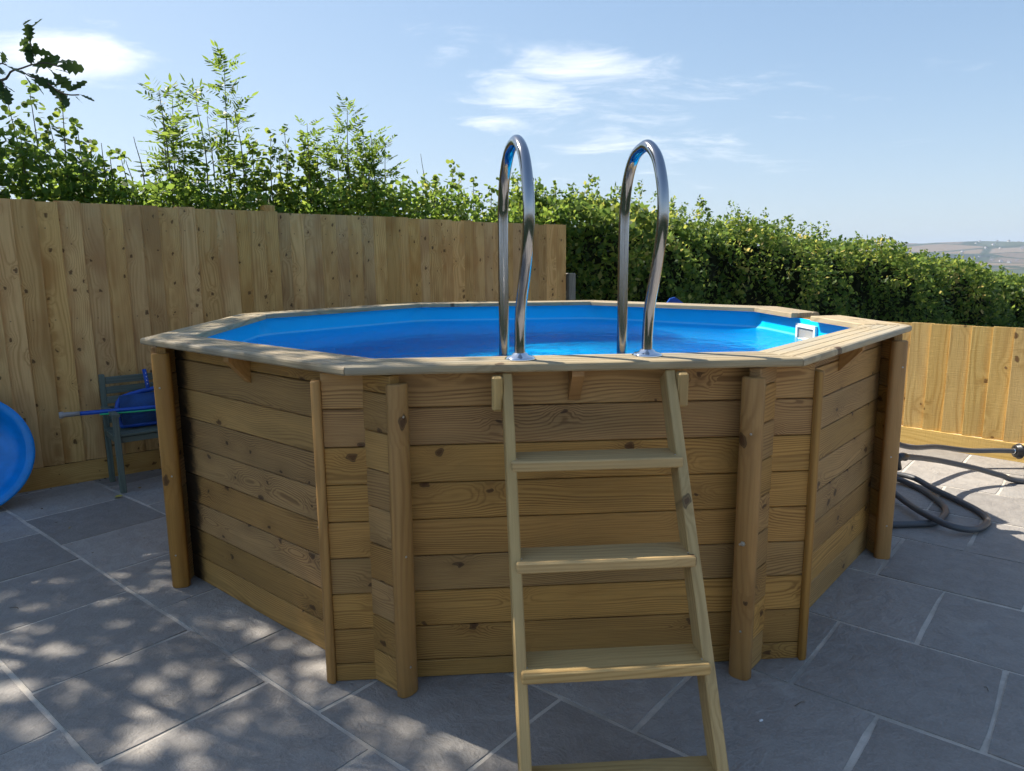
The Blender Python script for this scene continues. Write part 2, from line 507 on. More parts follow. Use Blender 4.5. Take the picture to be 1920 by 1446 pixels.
# riven paving
m, t, b = new_mat('riven_slab')
tc = t.new('ShaderNodeTexCoord'); oi = t.new('ShaderNodeObjectInfo')
pv = t.vmath('ADD', tc.outputs['Object'], t.xyz(t.math('MULTIPLY', oi.outputs['Random'], 40.0), t.math('MULTIPLY', oi.outputs['Random'], 17.0), 0.0))
big = t.noise(pv, 2.6, 2.0, 0.55, 0.4)
mid = t.noise(pv, 11.0, 4.0, 0.7, 0.3)
fin = t.noise(pv, 90.0, 3.0, 0.6)
rv = t.new('ShaderNodeTexVoronoi', feature='DISTANCE_TO_EDGE'); rv.inputs['Scale'].default_value = 4.0
t.link(t.vmath('ADD', pv, t.vmath('SCALE', t.xyz(mid, big, mid))), rv.inputs['Vector'])
ridge = t.math('MULTIPLY', t.smooth(rv.outputs['Distance'], 0.0, 0.025, 1.0, 0.0), t.smooth(big, 0.5, 0.66))
c = t.mix(t.smooth(mid, 0.35, 0.7), (0.262, 0.24, 0.215), (0.315, 0.288, 0.258))
c = t.mix(t.math('MULTIPLY', t.smooth(fin, 0.45, 0.7), 0.35), c, (0.37, 0.35, 0.325))
c = t.mix(t.math('MULTIPLY', t.smooth(big, 0.5, 0.75), 0.45), c, (0.37, 0.35, 0.32))
c = t.mix(t.math('MULTIPLY', ridge, 0.35), c, (0.10, 0.095, 0.09))
vs = t.new('ShaderNodeVectorMath', operation='SCALE'); t.link(c, vs.inputs[0])
t.link(t.math('MULTIPLY_ADD', oi.outputs['Random'], 0.36, 0.86), vs.inputs[3])
t.link(vs.outputs[0], b.inputs['Base Color']); b.inputs['Roughness'].default_value = 0.72
b.inputs['Specular IOR Level'].default_value = 0.35
hh = t.math('ADD', t.math('ADD', big, t.math('MULTIPLY', mid, 0.6)), t.math('MULTIPLY', fin, 0.10))
t.link(t.bump(hh, 1.0, 0.022), b.inputs['Normal'])
M['slab'] = m
m, t, b = new_mat('mortar')
tc = t.new('ShaderNodeTexCoord')
n = t.noise(tc.outputs['Object'], 6.0, 5.0, 0.7)
c = t.mix(t.smooth(n, 0.35, 0.65), (0.47, 0.425, 0.36), (0.64, 0.58, 0.50))
c = t.mix(t.math('MULTIPLY', t.smooth(t.noise(tc.outputs['Object'], 1.3, 3.0), 0.5, 0.68), 0.6), c, (0.13, 0.125, 0.115))
t.link(c, b.inputs['Base Color']); b.inputs['Roughness'].default_value = 0.95
t.link(t.bump(t.noise(tc.outputs['Object'], 220.0, 3.0), 0.6, 0.004), b.inputs['Normal'])
M['mortar'] = m
# far country
m, t, b = new_mat('far_fields')
tc = t.new('ShaderNodeTexCoord')
vo = t.new('ShaderNodeTexVoronoi'); vo.inputs['Scale'].default_value = 1.0
t.link(t.vmath('MULTIPLY', tc.outputs['Object'], (0.0042, 0.0026, 0.0)), vo.inputs['Vector'])
ve = t.new('ShaderNodeTexVoronoi', feature='DISTANCE_TO_EDGE'); t.link(t.vmath('MULTIPLY', tc.outputs['Object'], (0.0042, 0.0026, 0.0)), ve.inputs['Vector']); ve.inputs['Scale'].default_value = 1.0
sc_ = t.new('ShaderNodeSeparateColor'); t.link(vo.outputs['Color'], sc_.inputs[0])
rp = t.new('ShaderNodeValToRGB'); rp.color_ramp.interpolation = 'CONSTANT'
e = rp.color_ramp.elements
e[0].position = 0; e[0].color = (0.17, 0.125, 0.08, 1); e[1].position = 0.3; e[1].color = (0.045, 0.06, 0.03, 1)
for p_, c_ in ((0.45, (0.13, 0.10, 0.07)), (0.62, (0.02, 0.03, 0.02)), (0.75, (0.06, 0.075, 0.04)), (0.88, (0.18, 0.14, 0.10))):
    q = e.new(p_); q.color = (*c_, 1)
t.link(sc_.outputs[0], rp.inputs[0])
hed = t.smooth(ve.outputs['Distance'], 0.03, 0.07, 1.0, 0.0)
c = t.mix(hed, rp.outputs[0], (0.03, 0.045, 0.02))
t.link(c, b.inputs['Base Color']); b.inputs['Roughness'].default_value = 1.0; b.inputs['Specular IOR Level'].default_value = 0.0
M['fields'] = m
GREEN = [(0.0, (0.040, 0.085, 0.014)), (0.35, (0.075, 0.14, 0.022)), (0.75, (0.13, 0.20, 0.03)), (1.0, (0.32, 0.29, 0.05))]
M['leaf_hedge'] = leafmat('hedge_leaf', GREEN, patch=0.7)
M['leaf_field'] = leafmat('field_hedge_leaf', [(0.0, (0.035, 0.072, 0.016)), (0.5, (0.075, 0.135, 0.026)), (0.8, (0.18, 0.23, 0.04)), (1.0, (0.40, 0.31, 0.11))], patch=0.6, trans=0.5)
M['leaf_hazel'] = leafmat('hazel_leaf', [(0.0, (0.045, 0.085, 0.014)), (0.6, (0.085, 0.14, 0.022)), (1.0, (0.14, 0.19, 0.03))])
M['leaf_ash'] = leafmat('ash_leaf', [(0.0, (0.045, 0.090, 0.014)), (0.6, (0.085, 0.145, 0.02)), (1.0, (0.13, 0.19, 0.03))])
M['leaf_oak'] = leafmat('oak_leaf', [(0.0, (0.025, 0.050, 0.012)), (0.6, (0.045, 0.085, 0.018)), (1.0, (0.08, 0.12, 0.025))], trans=0.3)
M['leaf_far'] = leafmat('far_tree_leaf', [(0.0, (0.022, 0.040, 0.014)), (1.0, (0.055, 0.085, 0.025))], trans=0.2)

# ------------------------------------------------------------------ layout frames (metres; camera stands at the origin)
ROT = R(4.276); PC = Vector((0.087, 4.33, 0))
FQ = Vector((-3.376, 4.833, 0)); FD = Vector((math.cos(R(39.4)), math.sin(R(39.4)), 0)); FN = Vector((FD.y, -FD.x, 0))
RQ = Vector((3.28, 5.98, 0)); RD = Vector((math.cos(R(-47.6)), math.sin(R(-47.6)), 0)); RN = Vector((RD.y, -RD.x, 0))
C8, T8 = math.cos(R(22.5)), math.tan(R(22.5))


def side(k):
    """mid angle frame of pool side k: outward normal and ccw tangent"""
    a = R(-90 + 45 * k) + ROT
    o = Vector((math.cos(a), math.sin(a), 0)); return o, Vector((-o.y, o.x, 0))


# ------------------------------------------------------------------ ground, terrain
def terrain_z(r, a):
    pts = [(0, -0.06), (9, -0.06), (14, -0.4), (40, -2.4), (120, -8), (500, -20), (1200, -34), (2300, -42), (3200, -10), (4300, 48), (5600, 82), (7500, 70), (12000, 40)]
    for (r0, z0), (r1, z1) in zip(pts, pts[1:]):
        if r <= r1:
            z = z0 + (z1 - z0) * (r - r0) / (r1 - r0); break
    else:
        z = 40
    if r > 400:
        z += (math.sin(a * 9 + r * 0.0021) * 0.004 + math.sin(a * 23 + r * 0.0047) * 0.0022) * r * min(1, (r - 400) / 1500)
    return z


rs = [0, 4, 9, 14, 22, 40, 70, 120, 200, 320, 500, 700, 900, 1200, 1500, 1900, 2300, 2700, 3200, 3700, 4300, 4900, 5600, 6500, 7500, 9500, 12000]
NA = 144
V = [(0, 0, -0.06)]; F = []
for r_ in rs[1:]:
    for k in range(NA):
        a = 2 * math.pi * k / NA
        V.append((r_ * math.sin(a), r_ * math.cos(a), terrain_z(r_, a)))
for k in range(NA):
    F.append((0, 1 + (k + 1) % NA, 1 + k))
for i in range(len(rs) - 2):
    for k in range(NA):
        k2 = (k + 1) % NA; a_, b_ = 1 + i * NA, 1 + (i + 1) * NA
        F.append((a_ + k, a_ + k2, b_ + k2, b_ + k))
tag(obj('terrain', pm('terrain', V, F, True), M['fields']), kind='structure')

# patio: mortar bed with one object per slab
PU = Vector((math.cos(R(-40)), math.sin(R(-40)), 0)); PV = Vector((-PU.y, PU.x, 0))
P603 = 0.603
corners = []
def uv_pt(u, v):
    p_ = PU * u + PV * v; return (p_.x, p_.y, -0.0042)


bed = pm('patio', [uv_pt(-6.3, -1.6), uv_pt(2.6, -1.6), uv_pt(2.6, 3.2), uv_pt(0.9, 7.4), uv_pt(-4.9, 7.4), uv_pt(-6.3, 2.0)], [(0, 1, 2, 3, 4, 5)])
patio = tag(obj('patio', bed, M['mortar']), kind='structure')


def slab_mesh(seed):
    g = np.random.default_rng(seed); n = 5; s = 0.584 / 2
    V = []; F = []
    xs = [-s, -s * 0.55, 0, s * 0.55, s]
    for j in range(n):
        for i in range(n):
            e = (i in (0, n - 1)) + (j in (0, n - 1))
            jit = 0.0045
            V.append((xs[i] + g.uniform(-jit, jit) * (1 if e else 4), xs[j] + g.uniform(-jit, jit) * (1 if e else 4), g.uniform(-0.0012, 0.0012) - 0.001 * (e > 0)))
    for j in range(n - 1):
        for i in range(n - 1):
            a = j * n + i; F.append((a, a + 1, a + n + 1, a + n))
    ring = [0, 1, 2, 3, 4, 9, 14, 19, 24, 23, 22, 21, 20, 15, 10, 5]
    b0 = len(V)
    for q in ring:
        V.append(V[q])
    for q in ring:
        V.append((V[q][0] * 1.006, V[q][1] * 1.006, -0.03))
    for k in range(16):
        k2 = (k + 1) % 16
        F.append((b0 + k2, b0 + k, b0 + 16 + k, b0 + 16 + k2))
    return pm('paving_slab', V, F, True)


slabs = [slab_mesh(s) for s in range(6)]
for me in slabs:
    me.materials.append(M['slab'])
for k in range(-5, 13):
    for mm in range(-12, 9):
        u = (-0.495 if k % 2 == 0 else -0.79) + P603 * (mm + 0.5); v = 0.71 + P603 * (k + 0.5)
        c = PU * u + PV * v
        if (c - FQ).dot(FN) < -0.35 or (c - RQ).dot(RN) < -0.35: continue
        if v < -1.75 or u > 2.75 or u < -6.4 or c.length > 8.8: continue
        if (c - PC).length < 1.33: continue
        o = obj('paving_slab', rnd.choice(slabs), None, patio,
                Matrix.Translation((c.x, c.y, rnd.uniform(-0.0015, 0.0015))) @ Matrix.Rotation(R(-40) + rnd.choice((0, 1, 2, 3)) * math.pi / 2 + rnd.uniform(-0.004, 0.004), 4, 'Z'))

# ------------------------------------------------------------------ the pool
pool = empty('swimming_pool', PC, 'octagonal wooden above-ground pool with blue liner and grooved timber coping', 'pool')
AW = 1.942 * C8                                   # apothem of the outer wall face
SIDE = 2 * AW * T8
TH, EXT = 0.044, 0.145
BL = SIDE + 2 * EXT
evenz = [0.0, 0.07] + [0.07 + 0.138 * j for j in range(1, 8)] + [1.168]
oddz = [0.0] + [0.128 + 0.139 * j for j in range(0, 8)] + [1.168]
for k in range(8):
    o, tt = side(k)
    zs = evenz if k % 2 == 0 else oddz
    mid = PC + o * (AW - TH / 2)
    for z0, z1 in zip(zs, zs[1:]):
        w = z1 - z0 - 0.0032
        mt = M['pool_stain'] if k == 7 else M['pool']
        me = board(BL - (0.002 if k == 7 else 0), TH, w, 0.0032)
        put('wall_board', me, mt, pool, frame(mid + UP * (z0 + (z1 - z0) / 2) + o * rnd.uniform(-0.001, 0.001), tt, -o, UP))


def half_round(L, r, d, seg=10):
    V = []; F = []
    for x, s in ((-L / 2, 0.9), (-L / 2 + 0.006, 1.0), (L / 2 - 0.006, 1.0), (L / 2, 0.9)):
        for i in range(seg + 1):
            a = -math.pi / 2 + math.pi * i / seg
            V.append((x, max(0.0, d * max(0.0, math.cos(a)) ** 0.62 * s), r * math.copysign(abs(math.sin(a)) ** 0.8, a) * s))
    n = seg + 1
    for j in range(3):
        for i in range(seg):
            a = j * n + i; F.append((a, a + 1, a + n + 1, a + n))
        F.append((j * n + seg, j * n, (j + 1) * n, (j + 1) * n + seg))
    F.append(tuple(range(n - 1, -1, -1))); F.append(tuple(3 * n + i for i in range(n)))
    me = pm('half_round_post', V, F)
    me.polygons.foreach_set('use_smooth', [len(p.vertices) == 4 for p in me.polygons])
    return me


PH = 1.140
post_me = half_round(PH, 0.041, 0.036)
screw_me = lathe('screw_head', [(0.0045, 0.0), (0.0045, 0.0012), (0.003, 0.002)], 8)
for k in range(8):
    o, tt = side(k)
    for s in (-1, 1):
        e = tt * s
        p = PC + o * (AW - TH / 2) + tt * s * (SIDE / 2 + EXT + 0.001)
        po = put('half_round_post', post_me, M['post'], pool, frame(p + UP * (PH / 2 + rnd.uniform(-0.006, 0.0)), UP, e, UP.cross(e)))
        for z_ in (0.16, 0.57, 0.98):
            zz_ = z_ + rnd.uniform(-0.05, 0.05); w_ = rnd.uniform(-0.012, 0.012)
            q = p + e * 0.0355 + UP.cross(e) * w_ + UP * zz_
            put('screw', screw_me, M['screw'], po, frame(q, UP.cross(e), UP, e))
        if k == 1 and s == -1:
            put('bolt', lathe('bolt', [(0.010, 0.0), (0.010, 0.002), (0.0065, 0.0022), (0.0065, 0.007), (0.005, 0.008)], 6, False), M['screw'], po, frame(p + e * 0.0355 + UP * 0.53, UP.cross(e), UP, e))

# coping: mitred grooved boards
AI, AO = 1.836 * C8, 2.060 * C8
CW = AO - AI


def coping_mesh(x0f, x1f):
    """x0f, x1f: functions of the apothem giving the two ends along the tangent; local X tangent, Y up, Z outward"""
    am = (AI + AO) / 2
    prof = []                                       # (apothem, y) clockwise from inner bottom
    prof += [(AI, -0.030), (AI, -0.004), (AI + 0.004, 0.0)]
    for g in (0.25, 0.5, 0.75):
        gx = AI + CW * g
        prof += [(gx - 0.0028, 0.0), (gx - 0.0018, -0.005), (gx + 0.0018, -0.005), (gx + 0.0028, 0.0)]
    prof += [(AO - 0.010, 0.0), (AO - 0.003, -0.004), (AO, -0.011), (AO, -0.024), (AO - 0.005, -0.030)]
    n = len(prof); V = []; F = []
    for f in (x0f, x1f):
        for (a, y) in prof:
            V.append((f(a), y, a - am))
    for i in range(n):
        j = (i + 1) % n
        F.append((i, n + i, n + j, j))
    F.append(tuple(range(n))); F.append(tuple(2 * n - 1 - i for i in range(n)))
    return pm('coping_board', V, F)


full = coping_mesh(lambda a: -a * T8 + 0.0015, lambda a: a * T8 - 0.0015)
lo_part = coping_mesh(lambda a: -a * T8 + 0.0015, lambda a: -0.125 + (a - AI) * 0.16)
hi_part = coping_mesh(lambda a: 0.125 + (a - AI) * 0.22, lambda a: a * T8 - 0.0015)
for k in range(8):
    o, tt = side(k)
    for me in ((lo_part, hi_part) if k == 2 else (full,)):
        put('coping_board', me, M['cope'], pool, frame(PC + o * ((AI + AO) / 2) + UP * (1.2 + rnd.uniform(-0.0015, 0.0015)), tt, UP, o))

# coping brackets
bw, bh, bd = 0.042, 0.118, 0.092
BV = [(-bw / 2, 0, 0), (-bw / 2, 0, -bh), (-bw / 2, bd, 0), (bw / 2, 0, 0), (bw / 2, 0, -bh), (bw / 2, bd, 0), (-bw / 2, bd, -0.018), (bw / 2, bd, -0.018)]
BF = [(0, 2, 6, 1), (3, 4, 7, 5), (0, 3, 5, 2), (1, 6, 7, 4), (2, 5, 7, 6), (0, 1, 4, 3)]
brk = pm('bracket', BV, BF)
for k in range(8):
    o, tt = side(k)
    put('bracket', brk, M['post'], pool, frame(PC + o * (AW + 0.0015) + UP * 1.1685 + tt * (0.0 if k != 7 else -0.02), tt, o, UP))

# liner: rounded octagon that loosens towards the water
AL = AW - TH - 0.004


def ring8(rc, ap=AL, n=6):
    pts = []
    for k in range(8):
        a = R(-90 + 45 * k) + ROT + R(22.5)        # corner direction
        Rv = ap / C8
        c = Rv - rc / C8                            # centre of the corner arc
        for i in range(n + 1):
            b_ = a - R(22.5) + R(45) * i / n
            pts.append((c * math.cos(a) + rc * math.cos(b_), c * math.sin(a) + rc * math.sin(b_)))
    return pts


V = []; F = []
lv = [(1.169, 0.06), (1.13, 0.12), (1.08, 0.30), (1.03, 0.5), (0.95, 0.62), (0.7, 0.7), (0.12, 0.7), (0.03, 0.85)]
for z_, rc in lv:
    for (x_, y_) in ring8(rc, AL - (0.05 if z_ < 0.05 else 0.0)):
        V.append((x_, y_, z_))
n = 56
for i in range(len(lv) - 1):
    for k in range(n):
        k2 = (k + 1) % n
        F.append((i * n + k, (i + 1) * n + k, (i + 1) * n + k2, i * n + k2))
F.append(tuple((len(lv) - 1) * n + k for k in range(n)))
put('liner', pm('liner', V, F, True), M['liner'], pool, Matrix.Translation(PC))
WZ = 1.052
V = [(x_, y_, 0) for (x_, y_) in ring8(0.45, AL + 0.004)]
wob = obj('water', pm('water', V, [tuple(range(len(V)))]), M['water'], None, Matrix.Translation(PC + UP * WZ))
tag(wob, kind='structure')

# skimmer mouth in the right-hand wall
o, tt = side(2)
sk = put('skimmer_frame', None or pm('skimmer_frame', *(lambda w, h, b, d: (
    [(sx * ww, sz * hh, yy) for yy in (0, d) for (ww, hh) in ((w, h), (w - b, h - b)) for (sx, sz) in ((-1, -1), (1, -1), (1, 1), (-1, 1))],
    [(8 + i, 8 + (i + 1) % 4, 12 + (i + 1) % 4, 12 + i) for i in range(4)] + [(i, (i + 1) % 4, 8 + (i + 1) % 4, 8 + i) for i in range(4)]
    + [(12 + i, 12 + (i + 1) % 4, 4 + (i + 1) % 4, 4 + i) for i in range(4)]))(0.125, 0.075, 0.022, 0.016)),
    M['white'], pool, frame(PC + o * (AL - 0.001) + UP * 1.062, tt, UP, -o))
put('skimmer_recess', board(0.205, 0.105, 0.006, 0.001), M['greyplastic'], pool, frame(PC + o * (AL - 0.004) + UP * 1.062, tt, UP, -o))
put('skimmer_flap', board(0.10, 0.02, 0.05, 0.004), M['white'], pool, frame(PC + o * (AL - 0.028) + UP * 1.045 - tt * 0.03, tt, UP, -o))

# ------------------------------------------------------------------ wooden ladder outside the pool
o0, t0 = side(0)
LX = t0; LY = o0                                    # across the ladder / towards the viewer
lorg = Vector((0.278, 2.285, 0))                    # centre of the top tread's front edge
lad = empty('wooden_ladder', (0.278, 1.78, 0), 'pale timber ladder with flat treads leaning on the pool front', 'ladder')
lean = 0.587                                        # metres forward per metre down


def lpt(a, z, f=0.0):                               # a across, z height, f forward of the tread front line
    return lorg + LX * a + LY * ((0.904 - z) * lean + f) + UP * z


SX, SDIR = 0.2825, (UP - LY * lean).normalized()
SLEN = 1.15 / SDIR.z
for s in (-1, 1):
    c = lpt(s * SX, 0.572, -0.062)
    put('stringer', board(SLEN, 0.088, 0.034, 0.004), M['ladder'], lad, frame(c, SDIR, LX.cross(SDIR), LX))
for z_ in (0.904, 0.628, 0.356, 0.085):
    tr_ = put('tread', board(0.566, 0.036, 0.128, 0.005), M['ladder'], lad, frame(lpt(0, z_ - 0.018, -0.064), LX, -UP, LY))
    for a_ in (-0.266, 0.266):
        put('screw', screw_me, M['screw'], tr_, frame(lpt(a_, z_ - 0.018, -0.064) + UP * 0.0182 + LY * 0.03, LX, LY, UP))
for s in (-1, 1):
    put('hanger_block', board(0.118, 0.05, 0.036, 0.006), M['ladder'], lad, frame(lpt(s * (SX + 0.0365), 1.098, -0.075 - (0.904 - 1.098) * lean * 0), UP, LY, LX * -1) if False else
        frame(Vector((lpt(s * (SX + 0.036), 1.1).x, lpt(s * (SX + 0.036), 1.1).y, 1.102)) - LY * 0.035, UP, LY, UP.cross(LY)))

# ------------------------------------------------------------------ steel ladder with its two hooped handrails
stl = empty('steel_pool_ladder', (0.25, 2.56, 1.2), 'stainless steel pool ladder with two tall hooped handrails rising over the coping', 'ladder')
LP = [(2.517, 1.2), (2.517, 1.28), (2.50, 1.38), (2.452, 1.48), (2.408, 1.58), (2.388, 1.68), (2.398, 1.78), (2.445, 1.88), (2.52, 1.935), (2.585, 1.94), (2.66, 1.915), (2.725, 1.845), (2.757, 1.75), (2.766, 1.64), (2.766, 1.2), (2.766, 0.35)]
RP = [(2.585, 1.2), (2.585, 1.28), (2.572, 1.38), (2.540, 1.48), (2.508, 1.58), (2.490, 1.68), (2.498, 1.78), (2.538, 1.875), (2.60, 1.927), (2.65, 1.933), (2.72, 1.91), (2.77, 1.845), (2.797, 1.75), (2.805, 1.64), (2.805, 1.2), (2.805, 0.35)]
for pts, (fx, fy, sl) in ((LP, (0.029, 2.517, -0.232)), (RP, (0.487, 2.585, -0.262))):
    P3 = catmull([(fx + (y_ - fy) * sl, y_, z_) for (y_, z_) in pts], 7)
    hr = put('handrail', tube('handrail', P3, 0.0198, 20), M['steel'], stl, I4)
    put('flange', lathe('flange', [(0.054, 0.0), (0.054, 0.006), (0.046, 0.0125), (0.03, 0.0165), (0.024, 0.024), (0.0205, 0.026)], 40), M['chrome'], hr, Matrix.Translation((fx, fy, 1.2005)))
for z_ in (0.85, 0.6, 0.38):
    a = Vector((0.029 + (2.766 - 2.517) * -0.232, 2.766, z_)); b = Vector((0.487 + (2.805 - 2.585) * -0.262, 2.805, z_))
    put('rung', tube('rung', [a, b], 0.02, 10), M['steel'], stl, I4)

# ------------------------------------------------------------------ fences
def feather_mesh(L, W, t0_, t1_):
    h = L / 2; V = []
    for x in (-h, h):
        V += [(x, -0.002, -W / 2), (x, t1_, -W / 2), (x, t1_ + (t0_ - t1_) * 0.92, W / 2 - 0.004), (x, t0_ - 0.002, W / 2), (x, -0.002, W / 2)]
    F = [(0, 1, 2, 3, 4)[::-1], (5, 6, 7, 8, 9)] + [(i, (i + 1) % 5, 5 + (i + 1) % 5, 5 + i) for i in range(5)]
    return pm('fence_board', V, [tuple(f) for f in F])


fence = empty('fence', FQ, 'tall feather-edge timber fence with vertical boards beneath the leafy shrubs', 'fence')
ts = [0.11, 0.24, 0.37, 0.5, 0.63, 0.76, 0.88, 1.0, 1.14, 1.26, 1.41, 1.56, 1.66, 1.79, 1.9, 2.0, 2.12, 2.27, 2.41, 2.52, 2.65, 2.77]
t_ = -1.9; pre = []
while t_ < 0.02:
    pre.append(t_); t_ += rnd.choice((0.12, 0.13, 0.125, 0.135))
while ts[-1] < 5.02:
    ts.append(ts[-1] + rnd.choice((0.105, 0.12, 0.13, 0.14, 0.125)))
ts = pre + ts; ts[-1] = 5.13
fmesh = {}
for a, b_ in zip(ts, ts[1:]):
    w = round(b_ - a + 0.02, 2)
    top = 1.968 - 0.011 * max(0, (a + b_) / 2) + rnd.uniform(-0.003, 0.003)
    L = round(top - 0.150, 2)
    if (w, L) not in fmesh:
        fmesh[(w, L)] = feather_mesh(L, w, 0.027, 0.005)
    tilt = rnd.uniform(-0.003, 0.003)
    lean_m = Matrix.Rotation(tilt, 4, FN)
    c = FQ + FD * ((a + b_) / 2 - 0.008) + UP * (0.152 + L / 2) + FN * rnd.uniform(0.0, 0.003)
    put('fence_board', fmesh[(w, L)], M['fence'], fence, Matrix.Translation(c) @ lean_m @ frame((0, 0, 0), UP, FN, FD))
put('gravel_board', board(7.1, 0.024, 0.15, 0.003), M['fence'], fence, frame(FQ + FD * 1.58 + FN * 0.02 + UP * 0.0725, FD, -FN, UP))
for zr in (0.45, 1.1, 1.7):
    put('rail', board(7.1, 0.04, 0.075, 0.003), M['fence'], fence, frame(FQ + FD * 1.57 - FN * 0.024 + UP * zr, FD, -FN, UP))
for tp in (-1.73, 0.07, 1.87, 3.5, 5.05):
    hp = 2.005 if tp == 1.87 else 1.93 - 0.011 * tp
    put('post', board(hp, 0.09, 0.09, 0.004), M['fence'], fence, frame(FQ + FD * tp - FN * 0.092 + UP * hp / 2, UP, FN, FD))
put('post', board(1.40, 0.1, 0.1, 0.008), M['grey_post'], fence, frame(FQ + FD * 5.215 + FN * 0.0 + UP * 0.70, UP, FN, FD))

fence2 = empty('low_fence', RQ, 'low sawn timber fence in full sun behind the grey hoses', 'fence')
u_ = -3.35
while u_ < 2.6:
    w = rnd.choice((0.135, 0.142, 0.148, 0.14)); L = 0.868 + rnd.choice((0, 0.003, -0.002))
    key = ('r', w, L)
    if key not in fmesh:
        fmesh[key] = feather_mesh(L, round(w + 0.018, 3), 0.027, 0.006)
    c = RQ + RD * (u_ + w / 2) + UP * (0.142 + L / 2) + RN * rnd.uniform(0, 0.003)
    put('fence_board', fmesh[key], M['fence_r'], fence2, Matrix.Translation(c) @ Matrix.Rotation(rnd.uniform(-0.002, 0.002), 4, RN) @ frame((0, 0, 0), -UP, RN, -RD))
    u_ += w
put('gravel_board', board(6.0, 0.026, 0.142, 0.003), M['fence_r'], fence2, frame(RQ + RD * -0.4 + RN * 0.024 + UP * 0.069, RD, -RN, UP))
for zr in (0.35, 0.82):
    put('rail', board(6.0, 0.04, 0.075, 0.003), M['fence_r'], fence2, frame(RQ + RD * -0.4 - RN * 0.024 + UP * zr, RD, -RN, UP))
for tp in (-3.3, -1.5, 0.3, 2.1):
    put('post', board(0.97, 0.09, 0.09, 0.004), M['fence_r'], fence2, frame(RQ + RD * tp - RN * 0.092 + UP * 0.485, UP, RN, RD))

# ------------------------------------------------------------------ foliage helpers
def basis(a, tilt=None):
    """per-row unit vectors: axis a, side b, normal c with random roll"""
    a = a / np.linalg.norm(a, axis=1, keepdims=True)
    ref = np.tile(np.array([[0.0, 0.0, 1.0]]), (len(a), 1)); bad = np.abs(a[:, 2]) > 0.95; ref[bad] = (1, 0, 0)
    b = np.cross(ref, a); b /= np.linalg.norm(b, axis=1, keepdims=True)
    c = np.cross(a, b)
    if tilt is not None:
        th = rng.normal(0, tilt, len(a))[:, None]
        b, c = b * np.cos(th) + c * np.sin(th), -b * np.sin(th) + c * np.cos(th)
    return a, b, c


def place(tpl, pos, axis, size, tilt=0.6, fold=0.0):
    """copies of the 2-D outline tpl (M,2: along, across) -> (N,M,3)"""
    a, b, c = basis(axis, tilt)
    tpl = np.asarray(tpl)
    u = tpl[:, 0][None, :, None] * size[:, None, None]; v = tpl[:, 1][None, :, None] * size[:, None, None]
    out = pos[:, None, :] + a[:, None, :] * u + b[:, None, :] * v
    if fold:
        out += c[:, None, :] * (np.abs(tpl[:, 1])[None, :, None] * size[:, None, None] * fold)
    return out


DIAMOND = [(0, 0), (0.45, 0.32), (1, 0), (0.45, -0.32)]
HAZEL = [(0, 0), (0.12, 0.36), (0.5, 0.47), (0.82, 0.30), (1.02, 0), (0.82, -0.30), (0.5, -0.47), (0.12, -0.36)]
LEAFLET = [(0, 0), (0.35, 0.16), (0.7, 0.13), (1, 0), (0.7, -0.13), (0.35, -0.16)]
OAK = [(0, 0.015), (0.18, 0.09), (0.24, 0.20), (0.34, 0.13), (0.44, 0.29), (0.56, 0.16), (0.68, 0.30), (0.78, 0.15), (0.9, 0.17), (1.0, 0.0),
       (0.92, -0.16), (0.78, -0.14), (0.68, -0.29), (0.56, -0.15), (0.44, -0.28), (0.34, -0.12), (0.24, -0.19), (0.18, -0.08), (0, -0.015)]


def rdir(n, up=0.0):
    v = rng.normal(size=(n, 3)); v /= np.linalg.norm(v, axis=1, keepdims=True); v[:, 2] += up
    return v


def pinnate(pos, axis, size, pairs=4):
    """ash leaves: leaflets in pairs along a drooping stalk"""
    a, b, c = basis(axis, 0.5); out = []
    for i in range(pairs + 1):
        s = 0.28 + 0.62 * i / pairs
        droop = -0.22 * s * s
        base = pos + (a * s + np.array([[0, 0, 1.0]]) * droop) * size[:, None]
        if i == pairs:
            out.append(place(LEAFLET, base, a + np.array([[0, 0, -0.3]]), size * 0.36, 0.5))
        else:
            for sg in (-1, 1):
                out.append(place(LEAFLET, base, a * 0.55 + b * sg * 0.9 + np.array([[0, 0, -0.15]]), size * rng.uniform(0.27, 0.36, len(pos)), 0.5))
    return np.concatenate(out)


def fpt(t, off, z):
    """point by the fence: along it, behind it, height"""
    return FQ + FD * t - FN * off + UP * z


def px_fence(x, y, off):
    """where the sight line of a spot in the view meets the plane 'off' behind the fence: along, height"""
    d = dirpx(x, y); q = FQ - FN * off
    s = q.dot(FN) / d.dot(FN)
    p = d * s
    return (p - q).dot(FD), 1.544 + p.z


